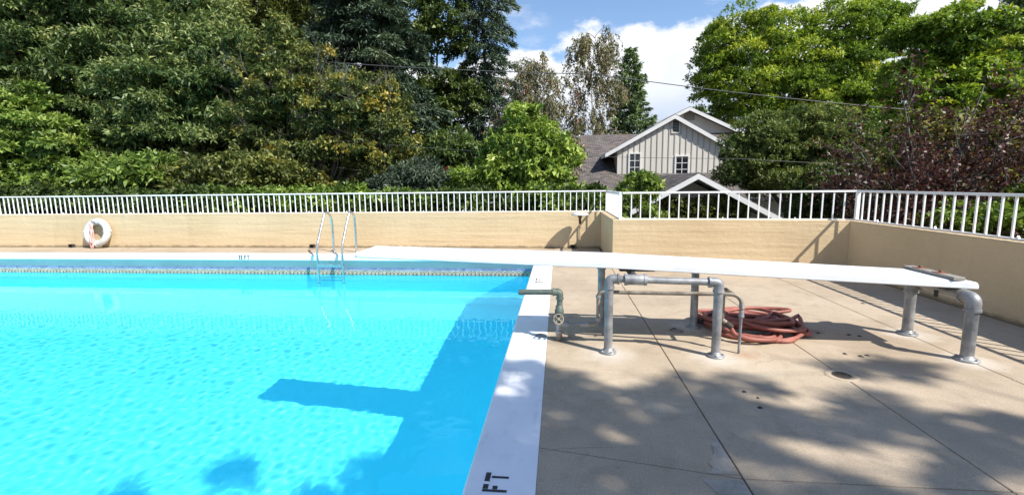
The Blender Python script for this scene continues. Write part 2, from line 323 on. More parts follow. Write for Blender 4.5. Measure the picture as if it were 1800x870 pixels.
def tiles():
    rnd = random.Random(3); vs = []; fs = []; cols = []
    def t(x0, x1, z0, z1, d, c):
        b = len(vs); y = IY1+0.002; k = 0.0015
        vs.extend([(x0, y, z0), (x1, y, z0), (x1, y, z1), (x0, y, z1), (x0+k, y-d, z0+k), (x1-k, y-d, z0+k), (x1-k, y-d, z1-k), (x0+k, y-d, z1-k)])
        for f in ((4, 5, 6, 7), (0, 1, 5, 4), (1, 2, 6, 5), (2, 3, 7, 6), (3, 0, 4, 7)): fs.append([b+i for i in f]); cols.append(c)
    x = -13.6
    while x < IX1-0.01:
        for k in range(3):
            a = x+k*0.026
            for r in range(5):
                z0 = -0.315-0.028*(r+1)
                base = (0.40, 0.33, 0.22) if (k+r) % 2 else (0.50, 0.45, 0.34)
                if r == 0: base = (0.36, 0.40, 0.44) if k != 1 else (0.26, 0.31, 0.38)
                if r in (2, 3) and k == 1: base = (0.16, 0.15, 0.13)
                j = rnd.uniform(0.72, 1.25); t(a, a+0.0245, z0, z0+0.0265, 0.005+rnd.random()*0.002, (base[0]*j, base[1]*j, base[2]*j, 1))
        j = rnd.uniform(0.75, 1.25); t(x, x+0.0765, -0.313, -0.277, 0.006, (0.17*j, 0.22*j, 0.37*j, 1))
        x += 0.0785
    me = bpy.data.meshes.new('tile_band'); me.from_pydata(vs, [], fs)
    at_ = me.color_attributes.new('Col', 'FLOAT_COLOR', 'CORNER')
    at_.data.foreach_set('color', np.repeat(np.array(cols, dtype=np.float32), 4, axis=0).ravel())
    link_mesh('tile_band', me, 'tile', pool, kind='stuff')
tiles()

def water_grid():
    x0, x1, y0, y1, d = PX0, IX1, PY0, IY1, 0.024
    nx, ny = int((x1-x0)/d)+1, int((y1-y0)/d)+1
    X, Y = np.meshgrid(np.linspace(x0, x1, nx), np.linspace(y0, y1, ny))
    rng = np.random.default_rng(5); Z = np.zeros_like(X)
    for i in range(70):
        lam = rng.choice([0.09, 0.12, 0.16, 0.22, 0.32, 0.8, 1.5], p=[.24, .26, .24, .14, .06, .04, .02])*rng.uniform(0.85, 1.2)
        th = rng.normal(0.5, 1.3); k = 2*PI/lam
        amp = 0.000088*(lam/0.25)**0.70
        Z += amp*np.sin(k*(X*math.cos(th)+Y*math.sin(th)) + rng.uniform(0, 6.28) + 0.8*np.sin(X*rng.uniform(.3, .9)+Y*rng.uniform(.3, .9)))
    env = 0.72+0.16*np.sin(X*0.55+1.3)*np.sin(Y*0.7+0.4)
    calm = np.clip((8.9-Y)/3.0, 0.25, 1.0)
    Z = WZ + Z*env*calm
    v = np.stack([X, Y, Z], -1).reshape(-1, 3).astype(np.float32)
    idx = np.arange(nx*ny).reshape(ny, nx)
    q = np.stack([idx[:-1, :-1], idx[:-1, 1:], idx[1:, 1:], idx[1:, :-1]], -1).reshape(-1, 4).astype(np.int32)
    me = bpy.data.meshes.new('pool_water'); me.vertices.add(len(v)); me.vertices.foreach_set('co', v.ravel())
    me.loops.add(q.size); me.loops.foreach_set('vertex_index', q.ravel()); me.polygons.add(len(q)); me.polygons.foreach_set('loop_start', np.arange(len(q), dtype=np.int32)*4)
    me.polygons.foreach_set('use_smooth', np.ones(len(q), dtype=bool)); me.update(calc_edges=True)
    o = link_mesh('pool_water', me, 'pool_water', kind='structure')
    return o
water_o = water_grid()
water_o.cycles.is_caustics_caster = True
for o in (floor_o, walls_o): o.cycles.is_caustics_receiver = True
sd.cycles.is_caustics_light = True

# coping: long cast strips with rounded noses, built as segments
cop = group_empty('pool_coping', (PX1, PY1, 0))
def coping_profile(n=5, r=0.03, depth=0.125):
    # (inward offset, z): nose overhangs the water
    pts = [(0.33, 0.0)]
    for k in range(n+1):
        a = PI/2*k/n; pts.append((r-r*math.sin(a), -r+r*math.cos(a)))
    pts += [(0.0, -depth+0.012), (0.012, -depth), (0.33, -depth)]
    return pts
def run_coping(a, b, inward, w, name='coping_stone'):
    a, b, inw = Vector(a), Vector(b), Vector(inward)
    prof = [(x if x < 0.2 else w, z) for x, z in coping_profile()]
    m_ = MB(); m_.smooth = False
    P = [a+inw*x+Vector((0, 0, z)) for x, z in prof]
    m_.prism(P, b-a); return m_.build(name, 'coping_paint', cop)
run_coping((PX1, -3.5, 0), (PX1, 1.35, 0), (1, 0, 0), 0.33); run_coping((PX1, 1.353, 0), (PX1, 5.1, 0), (1, 0, 0), 0.33); run_coping((PX1, 5.103, 0), (PX1, PY1+0.17, 0), (1, 0, 0), 0.33)
for i in range(4):
    run_coping((PX0+i*3.642, PY1, 0), (PX0+(i+1)*3.642-0.003, PY1, 0), (0, 1, 0), 0.17)

# deck slabs on a dark bed
deck = group_empty('pool_deck', (2, 3, 0))
def rect_minus(mb, x0, x1, y0, y1): mb.box((x0, y0, -0.14), (x1, y1, -0.012))
mb = MB(); rect_minus(mb, PX1+0.33, 4.3, -3.5, PY1+0.17); rect_minus(mb, PX0-4, 0.9, PY1+0.171, 9.8); rect_minus(mb, PX0-4, 4.3, -13, -3.501); rect_minus(mb, PX0-4, PX0-0.35, -3.5, PY1+0.17); mb.build('deck_bed', 'joint', deck)
XS = [-0.1, 0.847, 1.971, 3.068, 4.245]; YS = [-3.5, 0.85, 2.06, 3.307, 9.76]; g = 0.0032
for i in range(4):
    for j in range(4):
        y1 = YS[j+1]-(g if j < 3 else 0); mb = MB()
        xa = XS[i]+(g if i else 0.0); xb = XS[i+1]-(g if i < 3 else 0.02)
        ya = YS[j]+g
        if j == 3 and i > 0: y1 = 7.56
        if i == 0 and j in (1, 2):     # the first column's cross joint was cut at an angle
            if j == 1: poly = [(xa, ya), (xb, ya), (xb, 2.06-g), (xa, 2.24-g)]
            else: poly = [(xa, 2.24+g), (xb, 2.06+g), (xb, y1), (xa, y1)]
        else: poly = [(xa, ya), (xb, ya), (xb, y1), (xa, y1)]
        mb.prism([(x, y, -0.11) for x, y in poly], (0, 0, 0.11)); mb.build('slab', 'concrete', deck, bevel=0.005)
mb = MB(); mb.box((PX0-4, -13, -0.11), (4.24, -3.51, -0.001)); mb.box((PX0-4, -3.505, -0.11), (PX0-0.36, PY1+0.17, -0.001)); mb.build('slab', 'concrete', deck)
x = PX0-1.9
while x < -0.2:
    x2 = min(x+2.4, -0.1-g); mb = MB(); mb.box((x+g, PY1+0.172, -0.11), (x2, 9.8, -0.001)); mb.build('slab', 'concrete', deck, bevel=0.005); x += 2.4

# ================================================================== WALLS AND RAILINGS
WH = 0.764
def wall(loc, poly, label, gap=None):
    w = thing('retaining_wall', loc, label, 'wall')
    mb = MB(); mb.prism([(x, y, -1.75) for x, y in poly], (0, 0, 1.75+WH-0.012)); mb.build('wall_body', 'stucco', w)
    # hand trowelled cap: a thin slab set a little proud
    cx = sum(p[0] for p in poly)/len(poly); cy_ = sum(p[1] for p in poly)/len(poly)
    mb = MB(); mb.prism([(x, y, WH-0.012) for x, y in poly], (0, 0, 0.012)); mb.build('wall_cap', 'stucco', w, bevel=0.005)
    return w
wall((-8, 9.9, -1.75), [(-20, 9.77), (0.868, 9.77), (0.868, 10.01), (-20, 10.01)], 'long cream stucco wall along the far side of the pool behind the ladder')
wall((1, 8.8, -1.75), [(0.87, 7.80), (0.90, 7.80), (1.12, 7.80), (1.12, 10.01), (0.87, 10.01)], 'short cream return wall in shade beside the mushroom lamp')
wall((2.5, 7.5, -1.75), [(0.872, 7.552), (4.238, 7.202), (4.238, 7.44), (0.872, 7.798)], 'cream wall behind the middle of the diving board, with a railing shadow at its right end')
wall((4.3, 2, -1.75), [(4.24, -13), (4.48, -13), (4.48, 7.45), (4.24, 7.45)], 'shaded tan wall running along the right edge of the deck')

RZ = 1.205
def railing(p0, p1, step, label, posts=(0, 1), name='railing', feet=True):
    p0, p1 = Vector(p0), Vector(p1); d = (p1-p0); Ln = d.length; u = d.normalized(); nrm = Vector((-u.y, u.x, 0))
    r = thing(name, (p0.x, p0.y, WH), label, 'railing', None)
    def bar(a, w, h, z0, z1, nm):
        mb = MB(); mb.obox(a - u*(w/2) - nrm*(h/2) + Vector((0, 0, z0)), u*w, nrm*h, Vector((0, 0, z1-z0))); return mb.build(nm, 'white_metal', r)
    mb = MB(); mb.obox(p0 - nrm*0.018 - u*0.0 + Vector((0, 0, RZ-0.029)), d, nrm*0.036, Vector((0, 0, 0.029))); mb.build('top_rail', 'white_metal', r, bevel=0.004)
    mb = MB(); mb.obox(p0 - nrm*0.014 + Vector((0, 0, WH+0.004)), d, nrm*0.028, Vector((0, 0, 0.016))); mb.build('bottom_rail', 'white_metal', r)
    for t in posts: bar(p0+d*t, 0.045, 0.045, WH, RZ-0.029, 'post')
    n = int(Ln/step); first = None; rnd = random.Random(int(Ln*100))
    for i in range(1, n):
        a = p0 + u*(i*Ln/n)
        if first is None: first = bar(a, 0.0175, 0.0175, WH+0.02, RZ-0.029, 'baluster'); base = a
        else: copy_part(first, r, tuple(a-base + u*rnd.uniform(-0.003, 0.003)))
    f0 = None
    for i in range(3, n, 7):
        a = p0 + u*((i+0.5)*Ln/n) - nrm*0.02
        if not feet: break
        if f0 is None:
            mb = MB(); mb.prism([a+Vector((0, 0, WH+0.001))-u*0.028, a+Vector((0, 0, WH+0.001))+u*0.028, a+Vector((0, 0, WH+0.045))], nrm*0.02); f0 = mb.build('anchor_foot', 'white_metal', r); fb = a
        else: copy_part(f0, r, tuple(a-fb))
    return r
railing((-20, 9.89, 0), (1.0, 9.89, 0), 0.125, 'long white bar railing on the far wall in front of the trees', posts=(0,))
railing((1.0, 9.868, 0), (1.0, 7.69, 0), 0.125, 'short white railing seen edge on above the return wall by the mushroom lamp', posts=(0, 1), feet=False)
railing((1.026, 7.675, 0), (4.36, 7.325, 0), 0.142, 'white bar railing on the wall in front of the grey house', posts=())
railing((4.36, 7.30, 0), (4.36, -13, 0), 0.14, 'white bar railing on the right wall in front of the purple leaved tree', posts=(0.001, 0.35, 0.7))

# ================================================================== DIVING BOARD AND ITS STANDS
BX0, BX1, BYN, BYF = -1.75, 3.185, 3.775, 4.285
def bz(x): return 0.722 - (x-0.4)*0.0525 if x > 0.4 else 0.722 - (x-0.4)*0.027     # top surface: rises towards the water
def board():
    b = thing('diving_board', (1.2, 4.03, 0.55), 'long white diving board reaching out over the water', 'diving board')
    xs = [BX0, BX0+0.03, -1.2, -0.6, 0.0, 0.4, 1.0, 1.7, 2.4, 3.0, 3.13, 3.17, BX1]
    mb = MB(); mb.smooth = False; R = []
    for x in xs:
        t = 0.045 if x < -0.5 else 0.062
        if x < 0.4: t = 0.040 + 0.024*max(0, (x+1.75)/2.15)
        z = bz(x); e = 0.0
        if x > 3.14: e = 0.03*((x-3.14)/0.045)**2*0.6
        c = 0.014
        dy = 0.012 if x in (BX0, BX1) else 0
        R.append([(x, BYN+dy, z-t+0.006), (x, BYN+dy, z-c-e), (x, BYN+c+dy, z-e), (x, BYF-c-dy, z-e), (x, BYF-dy, z-c-e), (x, BYF-dy, z-t+0.006), (x, BYF-0.02-dy, z-t), (x, BYN+0.02+dy, z-t)])
    vs = [p for r in R for p in r]; n = 8; fs = []
    for i in range(len(R)-1):
        for j in range(n): fs.append((i*n+j, i*n+(j+1) % n, (i+1)*n+(j+1) % n, (i+1)*n+j))
    fs.append(tuple(range(n))[::-1]); fs.append(tuple((len(R)-1)*n+j for j in range(n)))
    mb.add(vs, [f[::-1] for f in fs]); mb.build('plank', 'board_white', b, bevel=0.003)
    # clamp plate below the board over the fulcrum roller
    mb = MB(); mb.box((0.50, BYN+0.02, bz(0.58)-0.078), (0.78, BYF-0.02, bz(0.58)-0.0655)); mb.build('wear_plate', 'dark_iron', b)
board()
def clamp_bar():
    t = thing('clamp_bar', (3.04, 4.03, bz(3.04)), 'weathered grey wooden bar bolted across the tail of the white diving board', 'wooden bar')
    z = bz(3.04)+0.003
    mb = MB(); mb.obox((2.985, BYN-0.01, z), (0.10, 0.02, -0.004), (0.0, 0.53, 0), (0, 0, 0.026)); mb.build('timber', 'grey_wood', t, bevel=0.004)
    for y in (3.96, 4.17):
        mb = MB(); mb.obox((3.0, y-0.04, z+0.026), (0.075, 0.012, -0.003), (0, 0.08, 0), (0, 0, 0.004)); p = mb.build('rusty_plate', 'red_rust', t)
        mb = MB(); mb.lathe([(0.0, 0.017), (0.013, 0.017), (0.013, 0.0)], (3.038, y, z+0.028), seg=6); mb.build('bolt', 'rust', p)
clamp_bar()

def flange(mb, x, y, r=0.085):
    mb.lathe([(r, 0.0), (r, 0.010), (r*0.93, 0.014), (r*0.62, 0.016), (r*0.55, 0.035), (r*0.50, 0.042), (r*0.45, 0.043)], (x, y, 0.001), seg=28)
def bolts(mb, x, y, r, n=4, a0=0.6):
    for k in range(n):
        a = a0 + 2*PI*k/n; mb.lathe([(0.010, 0), (0.010, 0.011), (0.0, 0.011)], (x+r*math.cos(a), y+r*math.sin(a), 0.013), seg=6)
def elbow(mb, corner, d1, d2, r):
    """fitted elbow with beaded ends; d1,d2 point away from the corner"""
    c, a, b = Vector(corner), Vector(d1).normalized(), Vector(d2).normalized()
    mb.tube(bez([c+a*r*2.1, c, c+b*r*2.1], r*1.9, 8), r*1.16, 18)
    for d in (a, b):
        p = c+d*r*1.95
        mb.tube([p, p+d*r*0.45], r*1.32, 18)
def stand(label, posts, top_z, rp, bars):
    xs = [p[0] for p in posts]; ys = [p[1] for p in posts]
    t = thing('board_stand', (sum(xs)/len(xs), sum(ys)/len(ys), 0), label, 'pipe stand')
    for i, (x, y) in enumerate(posts):
        mb = MB(); mb.tube([(x, y, 0.02), (x, y, top_z[i]-rp*1.8)], rp, 20); mb.build('post', 'galvanised', t)
        mb = MB(); flange(mb, x, y, rp*1.95); bolts(mb, x, y, rp*1.6, 4, 0.4+i); mb.build('base_flange', 'galvanised', t)
    for a, b, r in bars:
        mb = MB(); mb.tube([a, b], r, 20); mb.build('crossbar', 'galvanised', t)
    return t
# tail stand: two posts joined under the board along y
zt = 0.475
t = stand('grey galvanised stand of two pipe posts under the tail of the diving board', [(3.055, 3.66), (3.062, 4.275)], [zt, zt], 0.0405, [((3.055, 3.74, zt), (3.062, 4.195, zt), 0.038)])
for (x, y, sgn) in ((3.055, 3.66, 1), (3.062, 4.275, -1)):
    mb = MB(); elbow(mb, (x, y, zt), (0, sgn, 0), (0, 0, -1), 0.0405); mb.build('elbow', 'galvanised', t)
mb = MB(); mb.box((2.98, 3.83, zt+0.034), (3.13, 4.22, bz(3.05)-0.064)); mb.build('saddle_plate', 'dark_iron', t)
mb = MB(); mb.lathe([(0.014, -0.05), (0.014, 0.0), (0.0, 0.0)], (2.93, 3.84, zt+0.02), seg=8); mb.build('bolt', 'dark_iron', t)
# middle stand: near pair and far pair, each pair joined along x, with an adjusting roller between
zn = 0.603
NL, NR, FL, FR = (0.398, 3.640), (1.222, 3.612), (0.407, 4.385), (1.262, 4.36)
t = stand('grey galvanised four post pipe stand under the middle of the diving board', [NL, NR, FL, FR], [zn, zn-0.012, zn+0.02, zn+0.02], 0.034,
          [((NL[0]+0.06, NL[1], zn), (NR[0]-0.06, NR[1], zn-0.012), 0.027), ((FL[0]+0.06, FL[1], zn+0.02), (FR[0]-0.06, FR[1], zn+0.02), 0.027)])
for (p, z, sg) in ((NL, zn, 1), (NR, zn-0.012, -1), (FL, zn+0.02, 1), (FR, zn+0.02, -1)):
    mb = MB(); elbow(mb, (p[0], p[1], z), (sg, 0, 0), (0, 0, -1), 0.0325); mb.build('elbow', 'galvanised', t)
rx = 0.60
for (y0, z0) in ((3.637, zn-0.003), (4.378, zn+0.02)):
    mb = MB(); mb.tube([(rx-0.075, y0, z0), (rx+0.075, y0, z0)], 0.042, 20)
    for s_ in (-1, 1): mb.tube([(rx+s_*0.062, y0, z0), (rx+s_*0.085, y0, z0)], 0.046, 20)
    mb.build('sliding_collar', 'galvanised', t)
mb = MB(); mb.tube([(rx, 3.66, zn+0.008), (rx, 4.36, zn+0.012)], 0.027, 16); mb.build('fulcrum_roller', 'dark_iron', t)

# ================================================================== WATER PIPES BESIDE THE BOARD
def spout():
    t = thing('fill_spout', (0.007, 3.9, 0), 'old green fill spout pipe with a round valve handle at the pool edge', 'water pipe')
    V = Vector
    mb = MB(); mb.tube([(-0.345, 3.9, 0.427), (-0.33, 3.9, 0.427), (-0.03, 3.9, 0.432)], [0.020, 0.025, 0.025], 16); mb.build('spout_pipe', 'green_pipe', t)
    mb = MB(); elbow(mb, (0.012, 3.9, 0.432), (-1, 0, 0), (0, 0, -1), 0.026); mb.build('elbow', 'green_pipe', t)
    mb = MB(); mb.tube([(0.012, 3.9, 0.40), (0.010, 3.9, 0.285)], 0.025, 16); mb.build('riser', 'green_pipe', t)
    mb = MB(); mb.lathe([(0.026, 0.10), (0.033, 0.095), (0.033, 0.07), (0.040, 0.06), (0.040, 0.025), (0.032, 0.01), (0.030, -0.02), (0.034, -0.03), (0.034, -0.05), (0.026, -0.05)], (0.008, 3.9, 0.215), seg=18); v = mb.build('valve_body', 'green_pipe', t)
    # hand wheel facing the camera
    c = V((0.0, 3.835, 0.212)); ax = V((0.25, -1, 0.45)).normalized(); u = ax.cross(V((0, 0, 1))).normalized(); w = ax.cross(u)
    mb = MB(); mb.tube([c+(u*math.cos(2*PI*k/20)+w*math.sin(2*PI*k/20))*0.041*(1+0.05*(k % 2)) for k in range(20)], 0.007, 8, closed=True)
    for k in range(4):
        a = PI/4+PI/2*k; mb.tube([c, c+(u*math.cos(a)+w*math.sin(a))*0.041], 0.0055, 6)
    mb.tube([c-ax*0.05, c+ax*0.012], 0.010, 10); mb.build('hand_wheel', 'old_pipe', t)
    mb = MB(); mb.tube([(0.007, 3.9, 0.20), (0.007, 3.9, 0.075)], 0.027, 16); mb.tube([(0.007, 3.9, 0.148), (0.075, 3.9, 0.150)], 0.025, 16)
    mb.tube([(0.062, 3.9, 0.150), (0.088, 3.9, 0.150)], 0.032, 16); mb.tube([(0.007, 3.9, 0.092), (0.007, 3.9, 0.07)], 0.034, 16); mb.build('tee_fitting', 'galvanised', t)
    mb = MB(); mb.tube([(0.007, 3.9, 0.08), (0.007, 3.905, 0.0)], 0.026, 16); mb.build('ground_stub', 'old_pipe', t)
    mb = MB(); mb.tube([(0.08, 3.9, 0.150), (0.20, 3.9, 0.151)], 0.013, 12); mb.build('nipple', 'galvanised', t)
    mb = MB(); mb.tube([(0.185, 3.9, 0.151), (0.21, 3.9, 0.151)], 0.024, 8); mb.tube([(0.21, 3.9, 0.151), (0.245, 3.9, 0.151)], 0.019, 12); mb.tube([(0.24, 3.9, 0.151), (0.258, 3.9, 0.151)], 0.024, 8); mb.build('union_fitting', 'galvanised', t)
    mb = MB(); mb.tube(bez([(0.255, 3.9, 0.151), (0.338, 3.9, 0.152), (0.338, 3.9, 0.44), (0.60, 3.86, 0.443), (1.392, 3.72, 0.472), (1.436, 3.712, 0.42), (1.432, 3.70, 0.36)], 0.05, 7), 0.0165, 14); mb.build('supply_pipe', 'old_pipe', t)
    for p_, q_, r_ in (((0.338, 3.9, 0.385), (0.338, 3.9, 0.41), .022), ((0.338, 3.9, 0.185), (0.338, 3.9, 0.215), .022), ((1.437, 3.712, 0.40), (1.434, 3.705, 0.36), .021), ((1.4335, 3.704, 0.352), (1.433, 3.703, 0.30), .019), ((1.4335, 3.704, 0.312), (1.433, 3.703, 0.292), .022)):
        mb = MB(); mb.tube([p_, q_], r_, 14); mb.build('coupling', 'galvanised', t)
    mb = MB(); mb.tube([(1.433, 3.703, 0.32), (1.425, 3.69, 0.0)], [0.0115, 0.0105], 12); mb.build('ground_pipe', 'galvanised', t)
    mb = MB(); mb.tube(bez([(1.375, 3.74, 0.470), (1.378, 3.95, 0.468), (1.39, 3.99, 0.17)], 0.05, 6), 0.0155, 12); mb.tube([(1.39, 3.985, 0.185), (1.44, 3.96, 0.15)], 0.020, 10); mb.build('hose_bib', 'old_pipe', t)
spout()

def hose():
    rnd = random.Random(11); t = thing('garden_hose', (1.75, 4.38, 0), 'heap of coiled reddish pink rubber hose on the deck under the diving board', 'hose')
    R = 0.0175; P = []; n_loops = 15; N = 30; cx, cy_ = 1.78, 4.40
    for l in range(n_loops):
        a0 = rnd.uniform(-0.05, 0.05); rx = rnd.uniform(0.20, 0.40); ry = rnd.uniform(0.20, 0.48); ox = rnd.uniform(-0.11, 0.11); oy = rnd.uniform(-0.10, 0.10)
        th = rnd.uniform(-1.0, 1.0); tilt = rnd.uniform(-0.10, 0.14); ph = rnd.uniform(0, 6.28); zb = R + 0.0055*l + 0.004
        for k in range(N):
            a = 2*PI*k/N; w = 1+0.15*math.sin(2*a+ph)+0.06*math.sin(5*a+ph)
            x = rx*w*math.cos(a); y = ry*w*math.sin(a)
            X = cx+ox+x*math.cos(th)-y*math.sin(th); Y = cy_+oy+x*math.sin(th)+y*math.cos(th)
            z = max(R+0.001, zb + tilt*0.32*math.sin(a+ph) + 0.006*math.sin(4*a+ph))
            P.append(Vector((X, Y, z)))
    # smooth the hand-over from loop to loop
    for _ in range(3):
        Q = P[:]
        for i in range(1, len(P)-1): Q[i] = (P[i-1]+P[i]*2+P[i+1])/4
        P = Q
    P = [Vector((1.44, 3.955, 0.148)), Vector((1.49, 3.95, 0.06)), Vector((1.58, 3.93, 0.022))] + P[int(N*0.72):] + [Vector((2.10, 4.05, 0.05)), Vector((1.95, 3.98, 0.022)), Vector((1.74, 3.93, 0.022)), Vector((1.55, 4.02, 0.03)), Vector((1.43, 4.2, 0.06)), Vector((1.36, 4.37, 0.05))]
    for _ in range(2):
        Q = [P[0]]
        for i in range(len(P)-1): Q += [P[i]*0.75+P[i+1]*0.25, P[i]*0.25+P[i+1]*0.75]
        P = Q+[P[-1]]
    P = P[::2]
    mb = MB(); mb.tube(P, R, 10); mb.build('hose_tube', 'hose_rubber', t)
    mb = MB(); mb.tube([(1.355, 4.375, 0.05), (1.30, 4.41, 0.05)], 0.021, 10); mb.tube([(1.30, 4.41, 0.05), (1.27, 4.43, 0.052)], 0.026, 8); mb.build('nozzle', 'dark_iron', t)
    mb = MB(); mb.tube([(1.415, 3.97, 0.165), (1.46, 3.95, 0.13)], 0.024, 10); mb.build('hose_coupling', 'dark_iron', t)
hose()

# ================================================================== LADDER, LIFE RING, LAMP, SMALL FITTINGS
def ladder():
    t = thing('pool_ladder', (-4.45, 8.9, 0), 'chrome pool ladder with two curved grab rails and steps at the far pool edge', 'ladder')
    for dx, by in ((-4.735, 9.19), (-4.22, 9.14)):
        path = bez([(dx, 8.60, -0.98), (dx, 8.60, 0.17), (dx+0.03, 8.86, 0.70), (dx+0.035, 8.955, 0.86), (dx+0.045, 9.13, 0.78), (dx+0.05, by, 0.62), (dx+0.05, by+0.0, 0.0)], 0.13, 7)
        mb = MB(); mb.tube(path, 0.0225, 16); r = mb.build('handrail', 'chrome', t)
        mb = MB(); mb.lathe([(0.055, 0), (0.052, 0.012), (0.03, 0.02), (0.024, 0.02)], (dx+0.05, by, 0.001), seg=20); mb.build('escutcheon', 'chrome', r)
    st0 = None
    for k, z in enumerate((-0.185, -0.47, -0.75)):
        if st0 is None:
            mb = MB(); mb.box((-4.715, 8.565, z-0.012), (-4.24, 8.635, z+0.012)); mb.box((-4.715, 8.565, z-0.034), (-4.24, 8.572, z-0.012)); st0 = mb.build('step', 'chrome', t, bevel=0.003)
        else: copy_part(st0, t, (0, 0, z+0.185))
    mb = MB()
    for dx in (-4.735, -4.22): mb.lathe([(0.0, 0), (0.026, 0.004), (0.028, 0.05), (0.023, 0.06)], (dx, 8.60, -1.03), seg=14)
    mb.build('rubber_bumper', 'dark_iron', t)
ladder()
def life_ring():
    t = thing('life_ring', (-10.62, 9.66, 0.36), 'white ring buoy with pink rope leaning on the far cream wall', 'life ring')
    c = Vector((-10.62, 9.655, 0.362)); up = Vector((0.0, 0.16, 1)).normalized(); u = Vector((1, 0, 0)); n = u.cross(up)
    R, r = 0.255, 0.072
    pt = lambda a, rr=R: c + (u*math.cos(a)+up*math.sin(a))*rr
    mb = MB(); mb.tube([pt(2*PI*k/48) for k in range(48)], r, 18, closed=True); mb.build('ring_body', 'ring_plastic', t)
    for a in (0.12, PI/2-0.1, PI+0.1-0.2, 3*PI/2+0.05):
        mb = MB(); mb.tube([pt(a-0.075), pt(a), pt(a+0.075)], r+0.006, 18); mb.build('band', 'ring_band', t)
    for a in (0.12, PI-0.1):
        mb = MB(); mb.tube([pt(a, R+r-0.01), pt(a, R+r+0.028)], 0.016, 8); mb.build('rope_loop', 'ring_band', t)
    rp = thing('rope', (-10.62, 9.6, 0.3), 'pink and white rope hanging bundled through the ring buoy on the far wall', 'rope')
    rnd = random.Random(4)
    for k in range(6):
        x = -10.64+0.022*(k % 3)-0.01; y = 9.565-0.02*(k // 3)
        mb = MB(); path = []
        for q in range(22):
            f_ = q/21; path.append((x+0.022*math.sin(f_*PI)*(k-2.5)/2.5 + 0.012*math.sin(9*f_+k) - 0.05*f_**2, y-0.02*math.sin(f_*PI)+0.012*math.sin(7*f_+2*k), 0.58-0.565*f_))
        mb.tube(path, 0.012, 8); mb.build('strand', 'pink_rope', rp)
    mb = MB()
    for z in (0.15, 0.175, 0.20): mb.tube([(-10.66+0.05*math.cos(a), 9.55+0.04*math.sin(a), z+0.01*math.sin(2*a)) for a in [2*PI*i/16 for i in range(16)]], 0.011, 8, closed=True)
    mb.build('knot', 'pink_rope', rp)
    mb = MB(); mb.tube(bez([(-10.62, 9.765, 0.60), (-10.62, 9.57, 0.60), (-10.62, 9.55, 0.64)], 0.03, 4), 0.008, 8); h = mb.build('wall_hook', 'dark_iron'); tag(h, 'small dark hook holding the ring buoy on the far wall', 'hook')
life_ring()
def lamp():
    t = thing('path_lamp', (0.43, 9.45, 0), 'small mushroom shaped garden lamp with white cap in front of the far wall corner', 'lamp')
    mb = MB(); mb.lathe([(0.0, 0.055), (0.06, 0.053), (0.12, 0.042), (0.165, 0.02), (0.18, 0.0), (0.175, -0.006), (0.14, -0.012), (0.05, -0.016), (0.0, -0.016)], (0.43, 9.45, 0.725), seg=32); mb.build('cap', 'lamp_cap', t)
    mb = MB(); mb.lathe([(0.045, 0.0), (0.045, -0.03), (0.028, -0.05), (0.024, -0.17), (0.0, -0.17)], (0.43, 9.45, 0.712), seg=16); mb.build('lamp_neck', 'rust', t)
    mb = MB(); mb.tube([(0.43, 9.45, 0.6), (0.43, 9.45, 0.0)], 0.013, 12); mb.build('stem', 'lamp_post', t)
lamp()
for i, (x, lab) in enumerate(((-11.42, 'small black drain spout in the foot of the far wall, left of the ring buoy'), (-5.46, 'small black drain spout in the foot of the far wall, beside the pool ladder'), (0.30, 'small black drain spout in the foot of the far wall, below the mushroom lamp'))):
    t = thing('drain_spout', (x, 9.74, 0), lab, 'drain spout', 'drain spouts along the far wall')
    mb = MB(); w = 0.05
    for a, b in (((x-w, 9.70, 0.004), (x+w, 9.769, 0.012)), ((x-w, 9.70, 0.070), (x+w, 9.769, 0.078)), ((x-w, 9.70, 0.012), (x-w+0.008, 9.769, 0.070)), ((x+w-0.008, 9.70, 0.012), (x+w, 9.769, 0.070)), ((x-w+0.008, 9.755, 0.012), (x+w-0.008, 9.769, 0.070))): mb.box(a, b)
    mb.build('spout_box', 'dark_iron', t)
def floor_drain():
    t = thing('floor_drain', (1.972, 3.30, 0), 'small round grated drain where two deck joints cross', 'drain')
    mb = MB(); mb.lathe([(0.105, 0.001), (0.10, 0.004), (0.062, 0.003), (0.060, -0.006)], (1.972, 3.30, 0.0), seg=28); mb.build('drain_collar', 'concrete', t)
    mb = MB(); mb.lathe([(0.06, 0.0045), (0.056, 0.006), (0.047, 0.006), (0.047, -0.01)], (1.972, 3.30, 0.0), seg=24)
    for k in range(-3, 4):
        y = k*0.0135; h = math.sqrt(0.05**2-y*y); mb.box((1.972-h, 3.30+y-0.0035, -0.006), (1.972+h, 3.30+y+0.0035, 0.005))
    mb.build('grate', 'dark_iron', t)
floor_drain()
def eye():
    t = thing('anchor_socket', (-0.155, 4.02, 0), 'small round metal anchor socket on the white coping by the board shadow', 'anchor')
    mb = MB(); mb.lathe([(0.055, 0.001), (0.053, 0.007), (0.03, 0.009), (0.022, 0.004), (0.0, 0.002)], (-0.155, 4.02, 0.0), seg=24); mb.build('socket_ring', 'galvanised', t)
eye()
